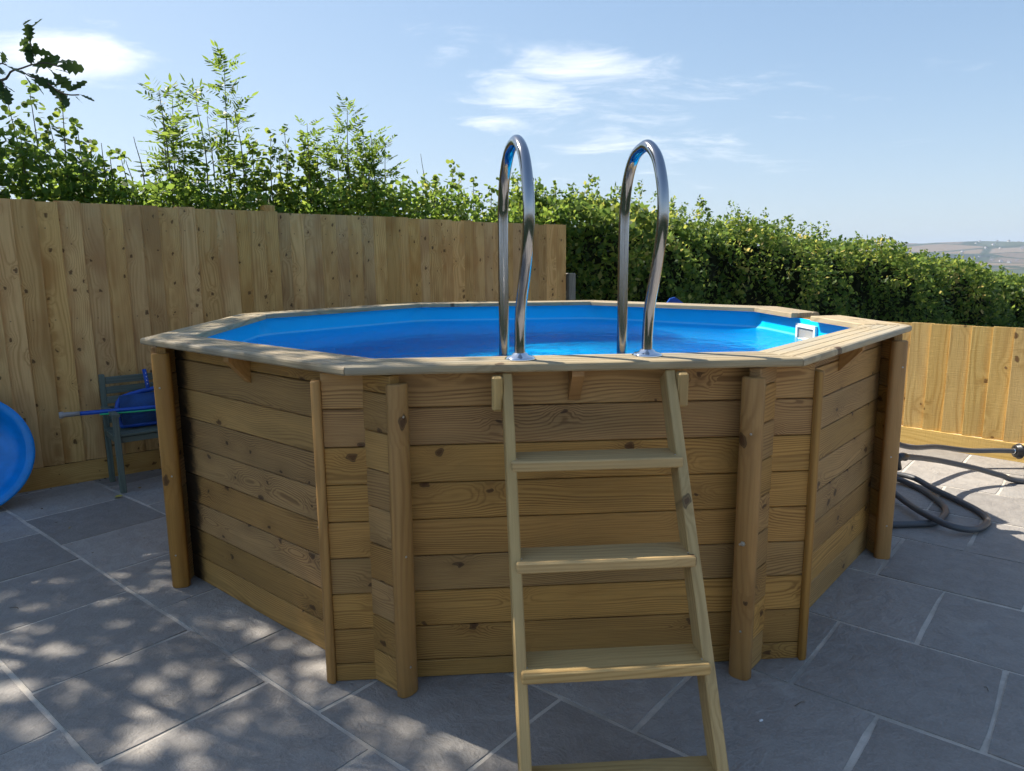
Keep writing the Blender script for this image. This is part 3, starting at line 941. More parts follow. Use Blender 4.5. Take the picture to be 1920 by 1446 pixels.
def sapling(name, label, stems, kind, off, mat, base_z=1.1, group='young trees rising behind the tall fence', dens=1.0):
    """stems: (x, y) tips in the view; the plant stands behind the fence"""
    tip0 = [px_fence(x, y, off) for x, y in stems]
    tm = sum(a for a, _ in tip0) / len(tip0)
    root = empty(name, fpt(tm, off, -0.06), label, 'tree', group)
    LV = []; segs_v = []; segs_f = []
    for (tt_, zt) in tip0:
        o_ = off + rnd.uniform(-0.12, 0.12)
        P = catmull([fpt(tm + (tt_ - tm) * 0.3, off, -0.06), fpt(tm + (tt_ - tm) * 0.7, o_, base_z), fpt(tt_ + rnd.uniform(-0.05, 0.05), o_, (base_z + zt) / 2 + 0.3), fpt(tt_, o_, zt)], 8)
        rr = [0.009 * (1 - i / len(P)) + 0.0018 for i in range(len(P))]
        me = tube('stem', P, rr, 6); put('stem', me, M['twig'], root, I4)
        Pn = np.array([tuple(p) for p in P])
        L = zt - 1.55
        if kind == 'ash':
            n = int(L / 0.036 * dens)
            s = rng.uniform(0.0, 1.0, n) ** 0.7
            zz_ = 1.55 + L * s; idx = np.clip(np.searchsorted(Pn[:, 2], zz_), 1, len(Pn) - 1)
            pos = Pn[idx] + (zz_ - Pn[idx][:, 2])[:, None] * np.array([[0, 0, 1.0]])
            ax = rdir(n); ax[:, 2] = ax[:, 2] * 0.25 + 0.22 + s ** 4 * 0.8
            LV.append(('6', pinnate(pos, ax, rng.uniform(0.22, 0.36, n) * (1 - 0.35 * s))))
        elif kind == 'bare':
            n = int(L / 0.05)
            s = rng.uniform(0, 0.75, n); zz_ = 1.6 + L * s; idx = np.clip(np.searchsorted(Pn[:, 2], zz_), 1, len(Pn) - 1)
            pos = Pn[idx] + rng.normal(0, 0.03, (n, 3))
            LV.append(('8', place(HAZEL, pos, rdir(n, 0.2), rng.uniform(0.025, 0.045, n), 0.8)))
        else:
            n = int(L / 0.008 * dens)
            s = rng.uniform(0.0, 1.0, n) ** 1.35
            zz_ = 1.6 + L * s; idx = np.clip(np.searchsorted(Pn[:, 2], zz_), 1, len(Pn) - 1)
            spread = (1 - s * 0.85)[:, None] * np.array([[0.11, 0.11, 0.05]])
            pos = Pn[idx] + (zz_ - Pn[idx][:, 2])[:, None] * np.array([[0, 0, 1.0]]) + rng.normal(0, 1, (n, 3)) * spread
            ax = rdir(n); ax[:, 2] *= 0.6
            LV.append(('8', place(HAZEL, pos, ax, rng.uniform(0.045, 0.082, n) * (1 - 0.3 * s), 0.7, 0.15)))
    A = np.concatenate([v for _, v in LV])
    crown = put('crown', polys('crown', A), mat, root, I4)
    return root


sapling('hazel_sapling', 'hazel shoots with round leaves beneath the overhanging oak twig', [(17, 192), (57, 163), (116, 186), (95, 230), (140, 245), (35, 250), (-30, 210), (-80, 190)], 'hazel', 0.55, M['leaf_hazel'])
sapling('hazel_sapling', 'short leafy hazel shoots between the round-leaved hazel and the first ash', [(172, 275), (205, 290), (225, 300), (158, 300), (190, 310)], 'hazel', 0.5, M['leaf_hazel'], dens=0.8)
sapling('bramble_shoot', 'thin sparse arching shoot above the fence left of the first ash', [(255, 254), (237, 300), (190, 268)], 'bare', 0.5, M['leaf_hazel'])
sapling('ash_sapling', 'bushy three-stemmed ash sapling left of the tallest ash', [(292, 168), (330, 180), (362, 192), (310, 230), (345, 240)], 'ash', 0.6, M['leaf_ash'], dens=1.3)
sapling('ash_sapling', 'tallest ash sapling with feathery leaves against the sky', [(413, 124), (432, 205), (395, 215)], 'ash', 0.65, M['leaf_ash'], dens=1.3)
sapling('hazel_sapling', 'dense dark hazel bush above the fence post tip', [(470, 268), (505, 255), (532, 245), (560, 262), (585, 285), (515, 290), (545, 300), (450, 300), (490, 310), (575, 315)], 'hazel', 0.7, M['leaf_hazel'], dens=1.5)
sapling('ash_sapling', 'low ash shoot with pale leaves among the dark hazel bush', [(572, 233), (600, 262)], 'ash', 0.6, M['leaf_ash'])
sapling('ash_sapling', 'slender pair of ash saplings at the edge of open sky', [(645, 203), (698, 243), (722, 268), (665, 290), (690, 300), (640, 280), (620, 300), (675, 262)], 'ash', 0.6, M['leaf_ash'], dens=1.3)
sapling('bare_twig', 'nearly bare upright twig between the ash pair and the handrail', [(783, 290), (748, 345), (765, 360), (810, 345)], 'bare', 0.6, M['leaf_hazel'])
sapling('hazel_sapling', 'row of small hazel shoots just left of the steel handrail', [(812, 335), (845, 313), (872, 330), (897, 338), (925, 342), (860, 355), (830, 360), (910, 360), (800, 365)], 'hazel', 0.6, M['leaf_hazel'], dens=1.1)
sapling('hazel_sapling', 'hazel shoots seen through the hoop of the first handrail', [(965, 362), (985, 372), (1010, 360), (1045, 345), (1030, 360)], 'hazel', 0.6, M['leaf_hazel'], dens=1.0)


# hedge behind the tall fence
def top_left(t):
    return 2.27 + 0.12 * math.sin(t * 2.1 + 1.0) + 0.08 * math.sin(t * 5.3) + 0.05 * math.sin(t * 11.0) - 0.015 * t


hl = empty('hedge', fpt(1.5, 0.8, -0.06), 'mixed overgrown hedge with yellowing leaves behind the tall fence', 'hedge')
N = 30000
tt_ = rng.uniform(-3.2, 5.4, N); of = 0.12 + 1.3 * rng.uniform(0, 1, N) ** 1.3
tp_ = np.array([top_left(x) for x in tt_]) - 0.12 * np.abs(of - 0.7)
zz_ = 1.35 + (tp_ - 1.35) * rng.uniform(0, 1, N) ** 0.75 + rng.normal(0, 0.03, N)
pos = np.array(FQ)[None] + tt_[:, None] * np.array(FD)[None] - of[:, None] * np.array(FN)[None]; pos[:, 2] = zz_
put('foliage', polys('foliage', place(DIAMOND, pos, rdir(N, 0.15), rng.uniform(0.04, 0.085, N), 0.9)), M['leaf_hedge'], hl, I4)
for i in range(26):
    a = rnd.uniform(-3.0, 5.2); o1 = rnd.uniform(0.3, 1.3)
    put('branch', tube('branch', catmull([fpt(a, o1, -0.06), fpt(a + rnd.uniform(-.2, .2), o1, 0.9), fpt(a + rnd.uniform(-.4, .4), o1 + rnd.uniform(-.2, .2), 1.6), fpt(a + rnd.uniform(-.5, .5), o1, 2.1)], 4), [0.016 - 0.001 * j for j in range(13)], 5), M['twig'], hl, I4)
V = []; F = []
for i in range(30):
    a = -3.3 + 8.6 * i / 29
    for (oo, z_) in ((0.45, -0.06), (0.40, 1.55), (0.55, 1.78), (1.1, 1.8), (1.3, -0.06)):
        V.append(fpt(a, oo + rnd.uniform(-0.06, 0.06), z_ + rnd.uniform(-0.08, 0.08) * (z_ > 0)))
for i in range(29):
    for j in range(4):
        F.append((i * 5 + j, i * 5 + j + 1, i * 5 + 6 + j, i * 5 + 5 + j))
put('shaded_core', pm('shaded_core', V, F), M['core_shade'], hl, I4)  # solid lumpy sheet, painted dark as shade behind the leaves

# long field hedge running on beyond the fence
hr_ = empty('hedge', fpt(10, 1.0, -0.6), 'long clipped field hedge with sunlit top running into the distance', 'hedge')
KT = [(4.6, 2.12), (6.9, 2.14), (9.9, 1.93), (14.1, 1.68), (21, 1.02), (28, 0.1), (40, -1.2)]


def top_right(t):
    for (a, za), (b_, zb) in zip(KT, KT[1:]):
        if t <= b_:
            return za + (zb - za) * max(0.0, (t - a) / (b_ - a))
    return -1.2


def lump(t, z):
    return 0.15 * np.sin(t * 1.7 + z * 2.0) + 0.11 * np.sin(t * 4.1 - z * 3.1) + 0.07 * np.sin(t * 9.3 + z * 5.0)


N = 60000
tt_ = 5.28 + 34 * rng.uniform(0, 1, N) ** 1.7
tp_ = np.array([top_right(x) for x in tt_])
arc = rng.uniform(0, 1, N)                           # 0..0.62 front face, rest rounded top
hh_ = np.minimum(2.2, 2.2)
ph_ = np.clip((arc - 0.55) / 0.45, 0, 1) * math.pi * 0.75
zf = np.where(arc < 0.55, -1.9 + 1.55 * arc / 0.55, -0.35 + 0.35 * np.sin(ph_))
of = np.where(arc < 0.55, 0.30, 0.30 + 0.75 * (1 - np.cos(ph_)))
z_ = tp_ + zf; lp = lump(tt_, z_)
of = of - lp * 1.3 + rng.normal(0, 0.10, N); z_ = z_ + lp * 0.5 * (arc > 0.5) + rng.normal(0, 0.05, N)
pos = np.array(FQ)[None] + tt_[:, None] * np.array(FD)[None] - of[:, None] * np.array(FN)[None]; pos[:, 2] = z_
sz = (0.04 + 0.085 * rng.uniform(0, 1, N) ** 2) * (1 + np.clip((tt_ - 12) / 22, 0, 1.0))
A1 = place(DIAMOND, pos, rdir(N, 0.1), sz, 0.9)
# leafy shoots standing up from the top
SV = []
for i in range(520):
    t1 = 5.3 + 30 * rng.uniform() ** 1.6; z1 = top_right(t1); o1 = rng.uniform(0.5, 1.4)
    hgt_ = rng.uniform(0.1, 0.6) ** 1.3 * (1.0 if t1 < 12 else 0.75); n = int(10 + hgt_ * 75)
    s = rng.uniform(0, 1, n); lean_ = rng.normal(0, 0.12)
    pos = np.zeros((n, 3)); base = np.array(fpt(t1, o1, z1 - 0.08))
    pos[:] = base; pos += np.outer(s * lean_, np.array(FD)); pos[:, 2] += s * hgt_
    pos += rng.normal(0, 1, (n, 3)) * (0.05 * (1 - 0.7 * s))[:, None]
    SV.append(place(DIAMOND, pos, rdir(n, 0.3), rng.uniform(0.04, 0.075, n) * (1 + max(0, (t1 - 12) / 22)), 0.8))
put('foliage', polys('foliage', np.concatenate([A1] + SV)), M['leaf_field'], hr_, I4)
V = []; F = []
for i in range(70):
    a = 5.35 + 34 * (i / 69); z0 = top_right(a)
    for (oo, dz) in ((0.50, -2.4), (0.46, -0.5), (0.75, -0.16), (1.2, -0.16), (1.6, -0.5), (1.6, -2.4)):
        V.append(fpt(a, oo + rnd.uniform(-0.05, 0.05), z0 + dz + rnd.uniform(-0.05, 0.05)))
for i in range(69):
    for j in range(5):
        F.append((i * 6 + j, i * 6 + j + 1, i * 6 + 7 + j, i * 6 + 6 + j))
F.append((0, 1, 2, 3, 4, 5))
put('shaded_core', pm('shaded_core', V, F), M['core_shade'], hr_, I4)  # added core closes the gaps, its dark colour is painted shade

# ------------------------------------------------------------------ oak beside the patio: shades it, one bough hangs into view
OB = Vector((-7.6, 5.3, -0.06))
oak = empty('oak_tree', OB, 'oak whose lobed leaves hang into the corner of the sky', 'tree')
put('trunk', tube('trunk', catmull([OB, OB + Vector((0.1, 0, 1.5)), OB + Vector((0.25, -0.1, 3.2)), OB + Vector((0.3, -0.1, 5.4)), OB + Vector((0.4, 0, 7.6))], 6), [0.30 - 0.0105 * i for i in range(25)], 12), M['bark'], oak, I4)
CROWN_C, CROWN_R = Vector((-6.95, 5.4, 6.1)), Vector((2.3, 2.3, 2.1))
limbs = []
for i in range(16):
    a = i * 2.399; e_ = rnd.uniform(-0.25, 0.9)
    d_ = Vector((math.cos(a) * math.cos(e_) * CROWN_R.x, math.sin(a) * math.cos(e_) * CROWN_R.y, math.sin(e_) * CROWN_R.z))
    s0 = OB + Vector((0.25, -0.1, 2.8 + 3.6 * i / 16)); e1 = CROWN_C + d_ * 0.85
    mdl = (s0 + e1) / 2 + Vector((rnd.uniform(-.3, .3), rnd.uniform(-.3, .3), 0.3))
    limbs.append(catmull([s0, mdl, e1], 6))
    put('limb', tube('limb', limbs[-1], [0.075 - 0.005 * j for j in range(13)], 7), M['bark'], oak, I4)
# clumps of leaves through the crown
cl_pos = []
while len(cl_pos) < 215:
    v = Vector((rnd.uniform(-1, 1), rnd.uniform(-1, 1), rnd.uniform(-1, 1)))
    if v.length > 1 or v.length < 0.35: continue
    cl_pos.append(CROWN_C + Vector((v.x * CROWN_R.x, v.y * CROWN_R.y, v.z * CROWN_R.z)))
LV = []
for c in cl_pos:
    n = 46
    p = np.array(c)[None] + rng.normal(0, 1, (n, 3)) * np.array([[0.23, 0.23, 0.13]])
    ax = rdir(n); ax[:, 2] *= 0.5
    LV.append(place(OAK, p, ax, rng.uniform(0.09, 0.15, n), 0.5))
put('crown', polys('crown', np.concatenate(LV)), M['leaf_oak'], oak, I4)
# the low bough
def pxd(x, y, dist):
    d = dirpx(x, y); return d * (dist / d.y) + Vector((0, 0, 1.544))


b0 = limbs[0][0] if False else OB + Vector((0.3, -0.1, 3.6))
bough = catmull([b0, Vector((-4.6, 4.3, 3.3)), Vector((-3.1, 3.5, 2.75)), pxd(-40, 140, 3.1), pxd(25, 132, 3.0), pxd(58, 122, 2.98)], 6)
put('bough', tube('bough', bough, [0.05 * (1 - i / len(bough)) ** 3 + 0.003 for i in range(len(bough))], 6), M['bark'], oak, I4)
tw = [[(58, 122), (62, 100), (55, 75), (48, 48)], [(40, 133), (60, 145), (78, 147), (95, 160)], [(58, 122), (85, 118), (110, 125)], [(95, 160), (110, 172), (130, 178), (148, 178)], [(-20, 140), (0, 150), (8, 158)], [(-30, 136), (0, 120), (12, 122)]]
LV = []
for k, pts in enumerate(tw):
    P = catmull([pxd(x, y, 2.98 - 0.02 * i) for i, (x, y) in enumerate(pts)], 5)
    put('twig', tube('twig', P, 0.0028, 5), M['bark'], oak, I4)
    Pn = np.array([tuple(p) for p in P]); n = (10, 7, 8, 6, 5, 4)[k]
    pos = Pn[np.linspace(1, len(Pn) - 1, n).astype(int)] + rng.normal(0, 0.008, (n, 3))
    tdir = Pn[-1] - Pn[0]; tdir = tdir / np.linalg.norm(tdir)
    ax = rdir(n) * 0.9 + np.array([[0.45, 0, -0.25]]) + tdir[None] * 0.6
    LV.append(place(OAK, pos, ax, rng.uniform(0.05, 0.095, n), 0.7, 0.15))
put('bough_leaves', polys('bough_leaves', np.concatenate(LV)), M['leaf_oak'], oak, I4)

# ------------------------------------------------------------------ things by the tall fence
# old green chair
CH = Vector((-2.885, 5.03, 0))
chair = empty('garden_chair', CH, 'small weathered green slatted wooden armchair against the tall fence', 'chair')


def cpt(a, f, z):                                    # a along the fence, f out from it
    return CH + FD * a + FN * f + UP * z


CWd, CDp = 0.46, 0.335
for a in (0, CWd):
    put('leg', board(0.78, 0.035, 0.035, 0.003), M['chair'], chair, frame(cpt(a, -0.005, 0.39), UP, FN, FD))
    fl = (cpt(a, CDp - 0.012, 0.53) - cpt(a, CDp + 0.005, 0.0))
    put('leg', board(0.53, 0.035, 0.038, 0.003), M['chair'], chair, frame(cpt(a, CDp, 0.265), fl.normalized(), FN, FD))
    put('arm', board(0.40, 0.045, 0.022, 0.003), M['chair'], chair, frame(cpt(a, CDp / 2 - 0.0, 0.541), FN, FD, UP))
    put('side_rail', board(0.30, 0.02, 0.04, 0.002), M['chair'], chair, frame(cpt(a, CDp / 2, 0.36), FN, FD, UP))
for z_ in (0.735, 0.665, 0.595, 0.525, 0.455):
    put('back_slat', board(CWd - 0.036, 0.014, 0.05, 0.002), M['chair'], chair, frame(cpt(CWd / 2, 0.006, z_), FD, -FN, UP))
for i in range(6):
    put('seat_slat', board(CWd + 0.05, 0.015, 0.044, 0.002), M['chair'], chair, frame(cpt(CWd / 2, 0.04 + i * 0.055, 0.395), FD, UP, FN))
put('front_rail', board(CWd - 0.04, 0.02, 0.04, 0.002), M['chair'], chair, frame(cpt(CWd / 2, CDp - 0.02, 0.362), FD, -FN, UP))

# leaf net propped on the chair
net = empty('leaf_net', cpt(0.26, 0.16, 0.41), 'blue pool leaf net propped upright on the green chair', 'pool net')


def npt(a, z, f=0.0):                                # in the leaning plane of the net
    return cpt(0.05 + a, 0.20 - 0.30 * (z - 0.41) + f, z)


fr_ = [npt(0.0, 0.47), npt(0.0, 0.56), npt(0.025, 0.61), npt(0.07, 0.632), npt(0.2, 0.655), npt(0.4, 0.668), npt(0.43, 0.64), npt(0.43, 0.46), npt(0.40, 0.43), npt(0.05, 0.43), npt(0.01, 0.445), npt(0.0, 0.47)]
put('net_frame', tube('net_frame', catmull(fr_, 5), 0.017, 8), M['darkblue'], net, I4)
gv = []; gf = []
for j in range(9):
    for i in range(9):
        a, z_ = 0.015 + 0.40 * i / 8, 0.44 + 0.20 * j / 8
        gv.append(npt(a, z_, 0.02 + 0.06 * math.sin(math.pi * i / 8) * math.sin(math.pi * j / 8) + rnd.uniform(-0.006, 0.006)))
for j in range(8):
    for i in range(8):
        gf.append((j * 9 + i, j * 9 + i + 1, j * 9 + i + 10, j * 9 + i + 9))
put('net_bag', pm('net_bag', gv, gf, True), M['net'], net, I4)
hs_ = put('handle_socket', tube('handle_socket', [npt(0.215, 0.64), npt(0.208, 0.80)], 0.014, 10), M['darkblue'], net, I4)
for z_ in (0.70, 0.725, 0.75, 0.775):
    put('peg_hole', lathe('peg_hole', [(0.0035, 0), (0.0035, 0.001), (0.002, 0.0015)], 8), M['white'], hs_, frame(npt(0.212, z_, 0.0145), FD, UP, FN))
put('brush_head', board(0.14, 0.05, 0.035, 0.01), M['blue'], net, frame(cpt(0.36, 0.26, 0.475), FD, UP, FN))

pa, pb = pxd(122, 778, 4.72), pxd(420, 752, 5.25)
pd = (pb - pa).normalized()
pole = empty('telescopic_pole', pa, 'blue telescopic pool pole with grey end cap lying across the chair arms', 'pole')
put('shaft', tube('shaft', [pa + pd * 0.05, pb], 0.0145, 12), M['darkblue'], pole, I4)
put('end_cap', tube('end_cap', [pa - pd * 0.035, pa - pd * 0.03, pa - pd * 0.012, pa - pd * 0.005, pa + pd * 0.035, pa + pd * 0.036, pa + pd * 0.085], [0.018, 0.023, 0.022, 0.017, 0.0165, 0.0158, 0.0158], 14), M['greyplastic'], pole, I4)
ga, gb = pxd(187, 777.5, 4.80), pxd(420, 758, 5.2)
tag(obj('green_rod', tube('green_rod', [ga, gb], 0.006, 8), M['green']), 'thin bright green rod just under the blue pole', 'rod')

# big blue plastic dish leaning on the fence
dc = pxd(-14, 849, 4.46)
lean_n = (FN * math.cos(R(14)) + UP * math.sin(R(14))).normalized()
prof = [(0.0, -0.12), (0.20, -0.118), (0.27, -0.10), (0.315, -0.06), (0.335, -0.012), (0.345, 0.0), (0.378, 0.006), (0.388, 0.0), (0.388, -0.012), (0.375, -0.010), (0.35, -0.014), (0.325, -0.075), (0.27, -0.118), (0.2, -0.132), (0.0, -0.134)]
dz_ = lean_n; dx_ = FD; dy_ = dz_.cross(dx_)
dish_c = Vector((dc.x, dc.y, 0.388 * abs(dy_.z) + 0.008)) - FD * 0.16
tag(obj('plastic_dish', lathe('plastic_dish', prof[1:-1], 64), M['blue'], None, frame(dish_c, dx_, dy_, dz_)), 'big round blue plastic dish leaning against the tall fence', 'dish')

# ------------------------------------------------------------------ hoses on the right
def hose(name, label, pts, r=0.019):
    return tag(obj(name, tube(name, catmull(pts, 8), r, 12), M['hose']), label, 'hose')


A_ = [Vector((1.93, 4.75, 0.47)), Vector((2.25, 4.82, 0.47)), pxd(1690, 835, 4.92), pxd(1757, 838, 5.12), pxd(1818, 845, 5.2), pxd(1870, 845, 5.2), pxd(1904, 846, 5.2)]
hA = empty('filter_hose', A_[2], 'upper grey hose with black screw coupling, held off the ground', 'hose')
put('hose_body', tube('hose_body', catmull(A_, 8), 0.019, 12), M['hose'], hA, I4)
ce = A_[-1]; cd = (A_[-1] - A_[-2]).normalized()
put('coupling', tube('coupling', [ce - cd * 0.004, ce - cd * 0.002, ce + cd * 0.02, ce + cd * 0.022, ce + cd * 0.03, ce + cd * 0.032, ce + cd * 0.12], [0.03, 0.046, 0.05, 0.058, 0.058, 0.04, 0.038], 18), M['black'], hA, I4)
put('clamp', tube('clamp', [ce - cd * 0.018, ce - cd * 0.006], 0.0215, 14), M['chrome'], hA, I4)
hB = empty('filter_hose', pxd(1690, 856, 4.45), 'lower grey hose sagging to the sunlit paving from a black elbow', 'hose')
Bp = [pxd(1686, 857, 4.42), pxd(1705, 857, 4.5), pxd(1757, 863, 4.7), pxd(1828, 878, 4.78), pxd(1875, 891, 4.78), pxd(1925, 903, 4.78), Vector((4.2, 4.55, 0.02)), Vector((5.0, 4.5, 0.02))]
put('hose_body', tube('hose_body', catmull(Bp, 8), 0.019, 12), M['hose'], hB, I4)
put('elbow', tube('elbow', catmull([pxd(1683, 880, 4.42), pxd(1681, 862, 4.42), pxd(1690, 856.5, 4.44), pxd(1697, 857, 4.47)], 5), 0.026, 14), M['black'], hB, I4)
put('wall_pipe', tube('wall_pipe', [Vector((1.95, 4.42, 0.30)), pxd(1681, 868, 4.42)], 0.024, 12), M['black'], hB, I4)
gz = 0.021
coil = [Vector((2.12, 4.42, 0.30)), Vector((2.40, 4.78, 0.16)), Vector((2.62, 4.84, 0.05))] + [Vector((x_, y_, gz)) for x_, y_ in ((2.71, 4.67), (2.70, 4.46), (2.66, 4.27), (2.58, 4.13), (2.45, 4.01), (2.31, 3.985), (2.15, 3.99), (2.02, 4.06))] \
    + [Vector((2.0, 4.3, gz)), Vector((2.1, 4.62, gz)), Vector((2.36, 4.86, gz + .01)), Vector((2.60, 4.90, 0.045)), Vector((2.74, 4.80, 0.05)), Vector((2.79, 4.60, gz + .005)), Vector((2.82, 4.34, gz)), Vector((2.815, 4.15, gz)), Vector((2.75, 4.00, gz)), Vector((2.60, 3.88, gz + .005)),
       Vector((2.47, 3.885, 0.045)), Vector((2.405, 4.04, 0.062)), Vector((2.43, 4.30, 0.05)), Vector((2.40, 4.55, 0.10)), Vector((2.20, 4.50, 0.26)), Vector((1.95, 4.40, 0.34))]
hose('filter_hose', 'dark grey hose lying in two loops in the pool shadow', coil)

# blue plastic play slide behind the pool, its tip over the rim
s0 = Vector((1.42, 6.35, 0))
slide = empty('play_slide', s0, 'blue plastic play slide whose rounded top shows over the far rim', 'slide')
sdx = Vector((0.72, 0.69, 0)); sdy = Vector((-0.69, 0.72, 0))
ch_ = [(0.0, 1.04), (0.06, 1.05), (0.12, 1.03), (0.22, 0.95), (0.5, 0.68), (0.8, 0.40), (1.05, 0.2), (1.3, 0.14)]
V = []; F = []
for (x_, z_) in ch_:
    for (w, dz) in ((-0.16, -0.02), (-0.16, 0.0), (-0.13, 0.0), (-0.11, -0.09), (0.11, -0.09), (0.13, 0.0), (0.16, 0.0), (0.16, -0.02), (0.12, -0.11), (-0.12, -0.11)):
        V.append(s0 + sdx * x_ + sdy * w + UP * (z_ + dz))
for i in range(len(ch_) - 1):
    for j in range(10):
        F.append((i * 10 + j, i * 10 + (j + 1) % 10, i * 10 + 10 + (j + 1) % 10, i * 10 + 10 + j))
F += [tuple(range(9, -1, -1)), tuple((len(ch_) - 1) * 10 + j for j in range(10))]
put('chute', pm('chute', V, F), M['darkblue'], slide, I4)
out = [(-0.13, 0.75), (-0.10, 1.05), (-0.075, 1.15), (-0.035, 1.205), (0.005, 1.215), (0.04, 1.195), (0.085, 1.16), (0.15, 1.12), (0.19, 1.05), (0.2, 0.75)]
V = [s0 + Vector((a, 0, 0)) + sdy * -0.15 * 0 + Vector((0, y_, z_)) for y_ in (-0.02, 0.02) for (a, z_) in out]
n = len(out)
F = [tuple(range(n)), tuple(2 * n - 1 - i for i in range(n))] + [(i, n + i, n + (i + 1) % n, (i + 1) % n) for i in range(n)]
put('grab_panel', pm('grab_panel', V, [f[::-1] for f in F]), M['darkblue'], slide, I4)
for w in (-0.13, 0.13):
    for x_, xb, zt in ((0.05, -0.12, 0.95), (0.45, 0.45, 0.62)):
        put('leg', tube('leg', [s0 + sdx * x_ + sdy * w + UP * zt, s0 + sdx * xb + sdy * w], 0.02, 8), M['blue'], slide, I4)

# ------------------------------------------------------------------ far trees and houses across the valley
def far_tree(x, dist, h, w, label):
    d = dirpx(x, 480); p = Vector((d.x / d.y * dist, dist, 0)); r_ = p.length
    p.z = terrain_z(r_, math.atan2(p.x, p.y))
    root = empty('far_tree', p, label, 'tree', 'trees on the far fields')
    n = 260
    v = rdir(n); v = v / np.linalg.norm(v, axis=1, keepdims=True) * (rng.uniform(0.45, 1, (n, 1)) ** 0.5)
    pos = v * np.array([[w / 2, w / 2, h * 0.40]]) * (1 + 0.25 * np.sin(v[:, :1] * 7 + v[:, 2:] * 5)); pos[:, 2] += h * 0.55
    pos += np.array(p)[None]
    put('crown', polys('crown', place(HAZEL, pos, rdir(n), rng.uniform(0.09, 0.16, n) * w, 0.8)), M['leaf_far'], root, I4)
    put('trunk', tube('trunk', [p - UP * 0.5, p + UP * h * 0.5], [h * 0.04, h * 0.025], 7), M['bark'], root, I4)


for i, (x, dist, h, w, lb) in enumerate(((1868, 620, 11, 13, 'round dark tree standing in the pale field above the hedge end'), (1895, 640, 6.5, 16, 'low dark bush right of the round field tree'), (1842, 720, 9, 14, 'dark field tree just left of the round one'),
                                         (1822, 800, 9, 18, 'broad far tree left of the pair of field trees'), (1800, 900, 9, 16, 'leftmost dark tree above the hedge line in the valley'), (1935, 560, 9, 12, 'far tree at the very edge of the view'))):
    far_tree(x, dist, h, w, lb)
hv = [(-5, -3.5, 0), (5, -3.5, 0), (5, 3.5, 0), (-5, 3.5, 0), (-5, -3.5, 5), (5, -3.5, 5), (5, 3.5, 5), (-5, 3.5, 5), (-5, 0, 8), (5, 0, 8)]
wall_me = pm('wall', hv, [(0, 1, 5, 4), (1, 2, 6, 9, 5), (2, 3, 7, 6), (3, 0, 4, 8, 7)])
roof_me = pm('roof', [(-5.4, -4, 4.7), (5.4, -4, 4.7), (5.4, 0, 8.2), (-5.4, 0, 8.2), (5.4, 4, 4.7), (-5.4, 4, 4.7)], [(0, 1, 2, 3), (3, 2, 4, 5)])
m_wall = plain('render_white', (0.55, 0.52, 0.49), 0.9); m_roof = plain('slate_roof', (0.16, 0.13, 0.12), 0.9)
for i in range(30):
    x = 1800 + 140 * rng.uniform(); dist = rng.uniform(2500, 3300) if i < 22 else rng.uniform(3300, 3900)
    d = dirpx(x, 480); p = Vector((d.x / d.y * dist, dist, 0)); p.z = terrain_z(p.length, math.atan2(p.x, p.y)) - 1.0
    s = rng.uniform(0.8, 1.2)
    h_ = empty('house', p, 'tiny pale house in the far town across the valley', 'house', 'houses of the far town')
    h_.matrix_basis = Matrix.Translation(p) @ Matrix.Rotation(rng.uniform(0, 3.14), 4, 'Z') @ Matrix.Scale(s, 4)
    for nm, me, mt in (('wall', wall_me, m_wall), ('roof', roof_me, m_roof)):
        q = bpy.data.objects.new(nm, me); COL.objects.link(q); q.parent = h_
        if len(me.materials) == 0: me.materials.append(mt)

# ------------------------------------------------------------------ litter on the paving
def gpt(x, y, z=0.0):
    d = dirpx(x, y); return d * ((z - 1.544) / d.z) + Vector((0, 0, 1.544))


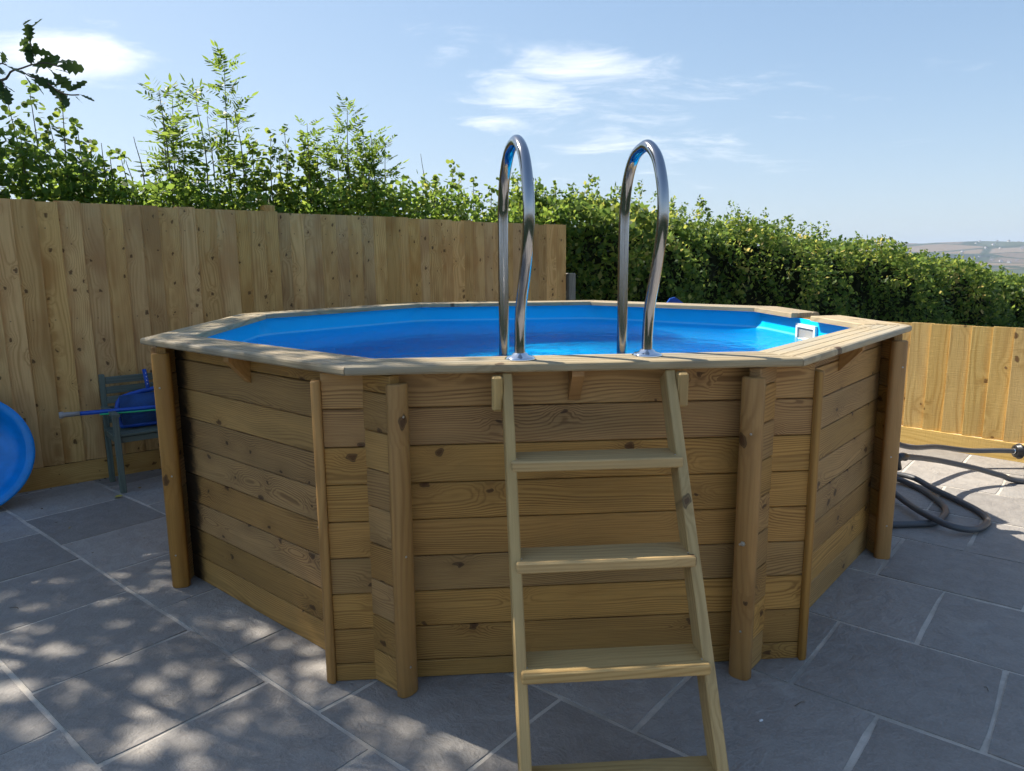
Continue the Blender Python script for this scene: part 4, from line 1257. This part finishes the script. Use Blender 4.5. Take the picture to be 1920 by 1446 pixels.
yl = gpt(215, 934)
yv = place(HAZEL, np.array([tuple(yl + UP * 0.004)]), np.array([[1.0, 0.3, 0.12]]), np.array([0.05]), 0.0, 0.3)
m_y = plain('yellow_leaf', (0.55, 0.46, 0.05), 0.6)
tag(obj('fallen_leaf', polys('fallen_leaf', yv), m_y), 'single yellow leaf on the paving in front of the green chair', 'leaf')
lp_ = []
for i in range(130):
    a = rng.uniform(-0.6, 4.0); f = 0.035 + abs(rng.normal(0, 0.05)) + (rng.uniform(0.2, 1.6) if i % 6 == 0 else 0)
    lp_.append(tuple(fpt(a, -f, 0.004)))
lp_ = np.array(lp_); ax = rdir(len(lp_)); ax[:, 2] *= 0.15
litter = obj('leaf_litter', polys('leaf_litter', place(DIAMOND, lp_, ax, rng.uniform(0.012, 0.035, len(lp_)), 0.3)), leafmat('dry_leaf', [(0.0, (0.03, 0.02, 0.012)), (0.7, (0.12, 0.07, 0.03)), (1.0, (0.30, 0.22, 0.06))], trans=0.1))
tag(litter, 'scraps of dry leaves along the foot of the tall fence', kind='stuff')
pb_ = gpt(1427, 1352)
tag(obj('pebble', lathe('pebble', [(0.002, 0.0), (0.007, 0.002), (0.008, 0.004), (0.005, 0.007), (0.001, 0.008)], 10), M['white'], None, Matrix.Translation(pb_) @ Matrix.Rotation(0.6, 4, 'Z') @ Matrix.Diagonal((1.25, 0.7, 0.7, 1))), 'white pebble on the paving right of the wooden ladder', 'pebble')
for (x, y, dx, dy, lb) in ((1490, 1324, 18, -8, 'thin dark twig on the paving near the white pebble'), (1845, 1288, 8, 8, 'short curled dark twig on the large slab by the picture edge'), (18, 1140, 16, 1, 'thin dark twig on the shaded slab near the dish')):
    a, b_ = gpt(x, y, 0.004), gpt(x + dx, y + dy, 0.004)
    tag(obj('fallen_twig', tube('fallen_twig', catmull([a, (a + b_) / 2 + Vector((0.006, 0.006, 0.002)), b_], 4), 0.0016, 5), M['bark']), lb, 'twig')

# ------------------------------------------------------------------ summer haze over the valley
hm = bpy.data.materials.new('haze'); hm.use_nodes = True
ht = NT(hm.node_tree); hm.node_tree.nodes.remove(hm.node_tree.nodes['Principled BSDF'])
pv_ = ht.new('ShaderNodeVolumePrincipled'); pv_.inputs['Color'].default_value = (0.66, 0.80, 1.0, 1); pv_.inputs['Density'].default_value = 0.00012
ht.link(pv_.outputs[0], hm.node_tree.nodes['Material Output'].inputs['Volume'])
hx, z0_, z1_ = 12500.0, -160.0, 190.0
hz = obj('haze', pm('haze', [(x, y, z) for z in (z0_, z1_) for (x, y) in ((-hx, -hx), (hx, -hx), (hx, hx), (-hx, hx))], [(3, 2, 1, 0), (4, 5, 6, 7), (0, 1, 5, 4), (1, 2, 6, 5), (2, 3, 7, 6), (3, 0, 4, 7)]), hm)
tag(hz, kind='stuff')
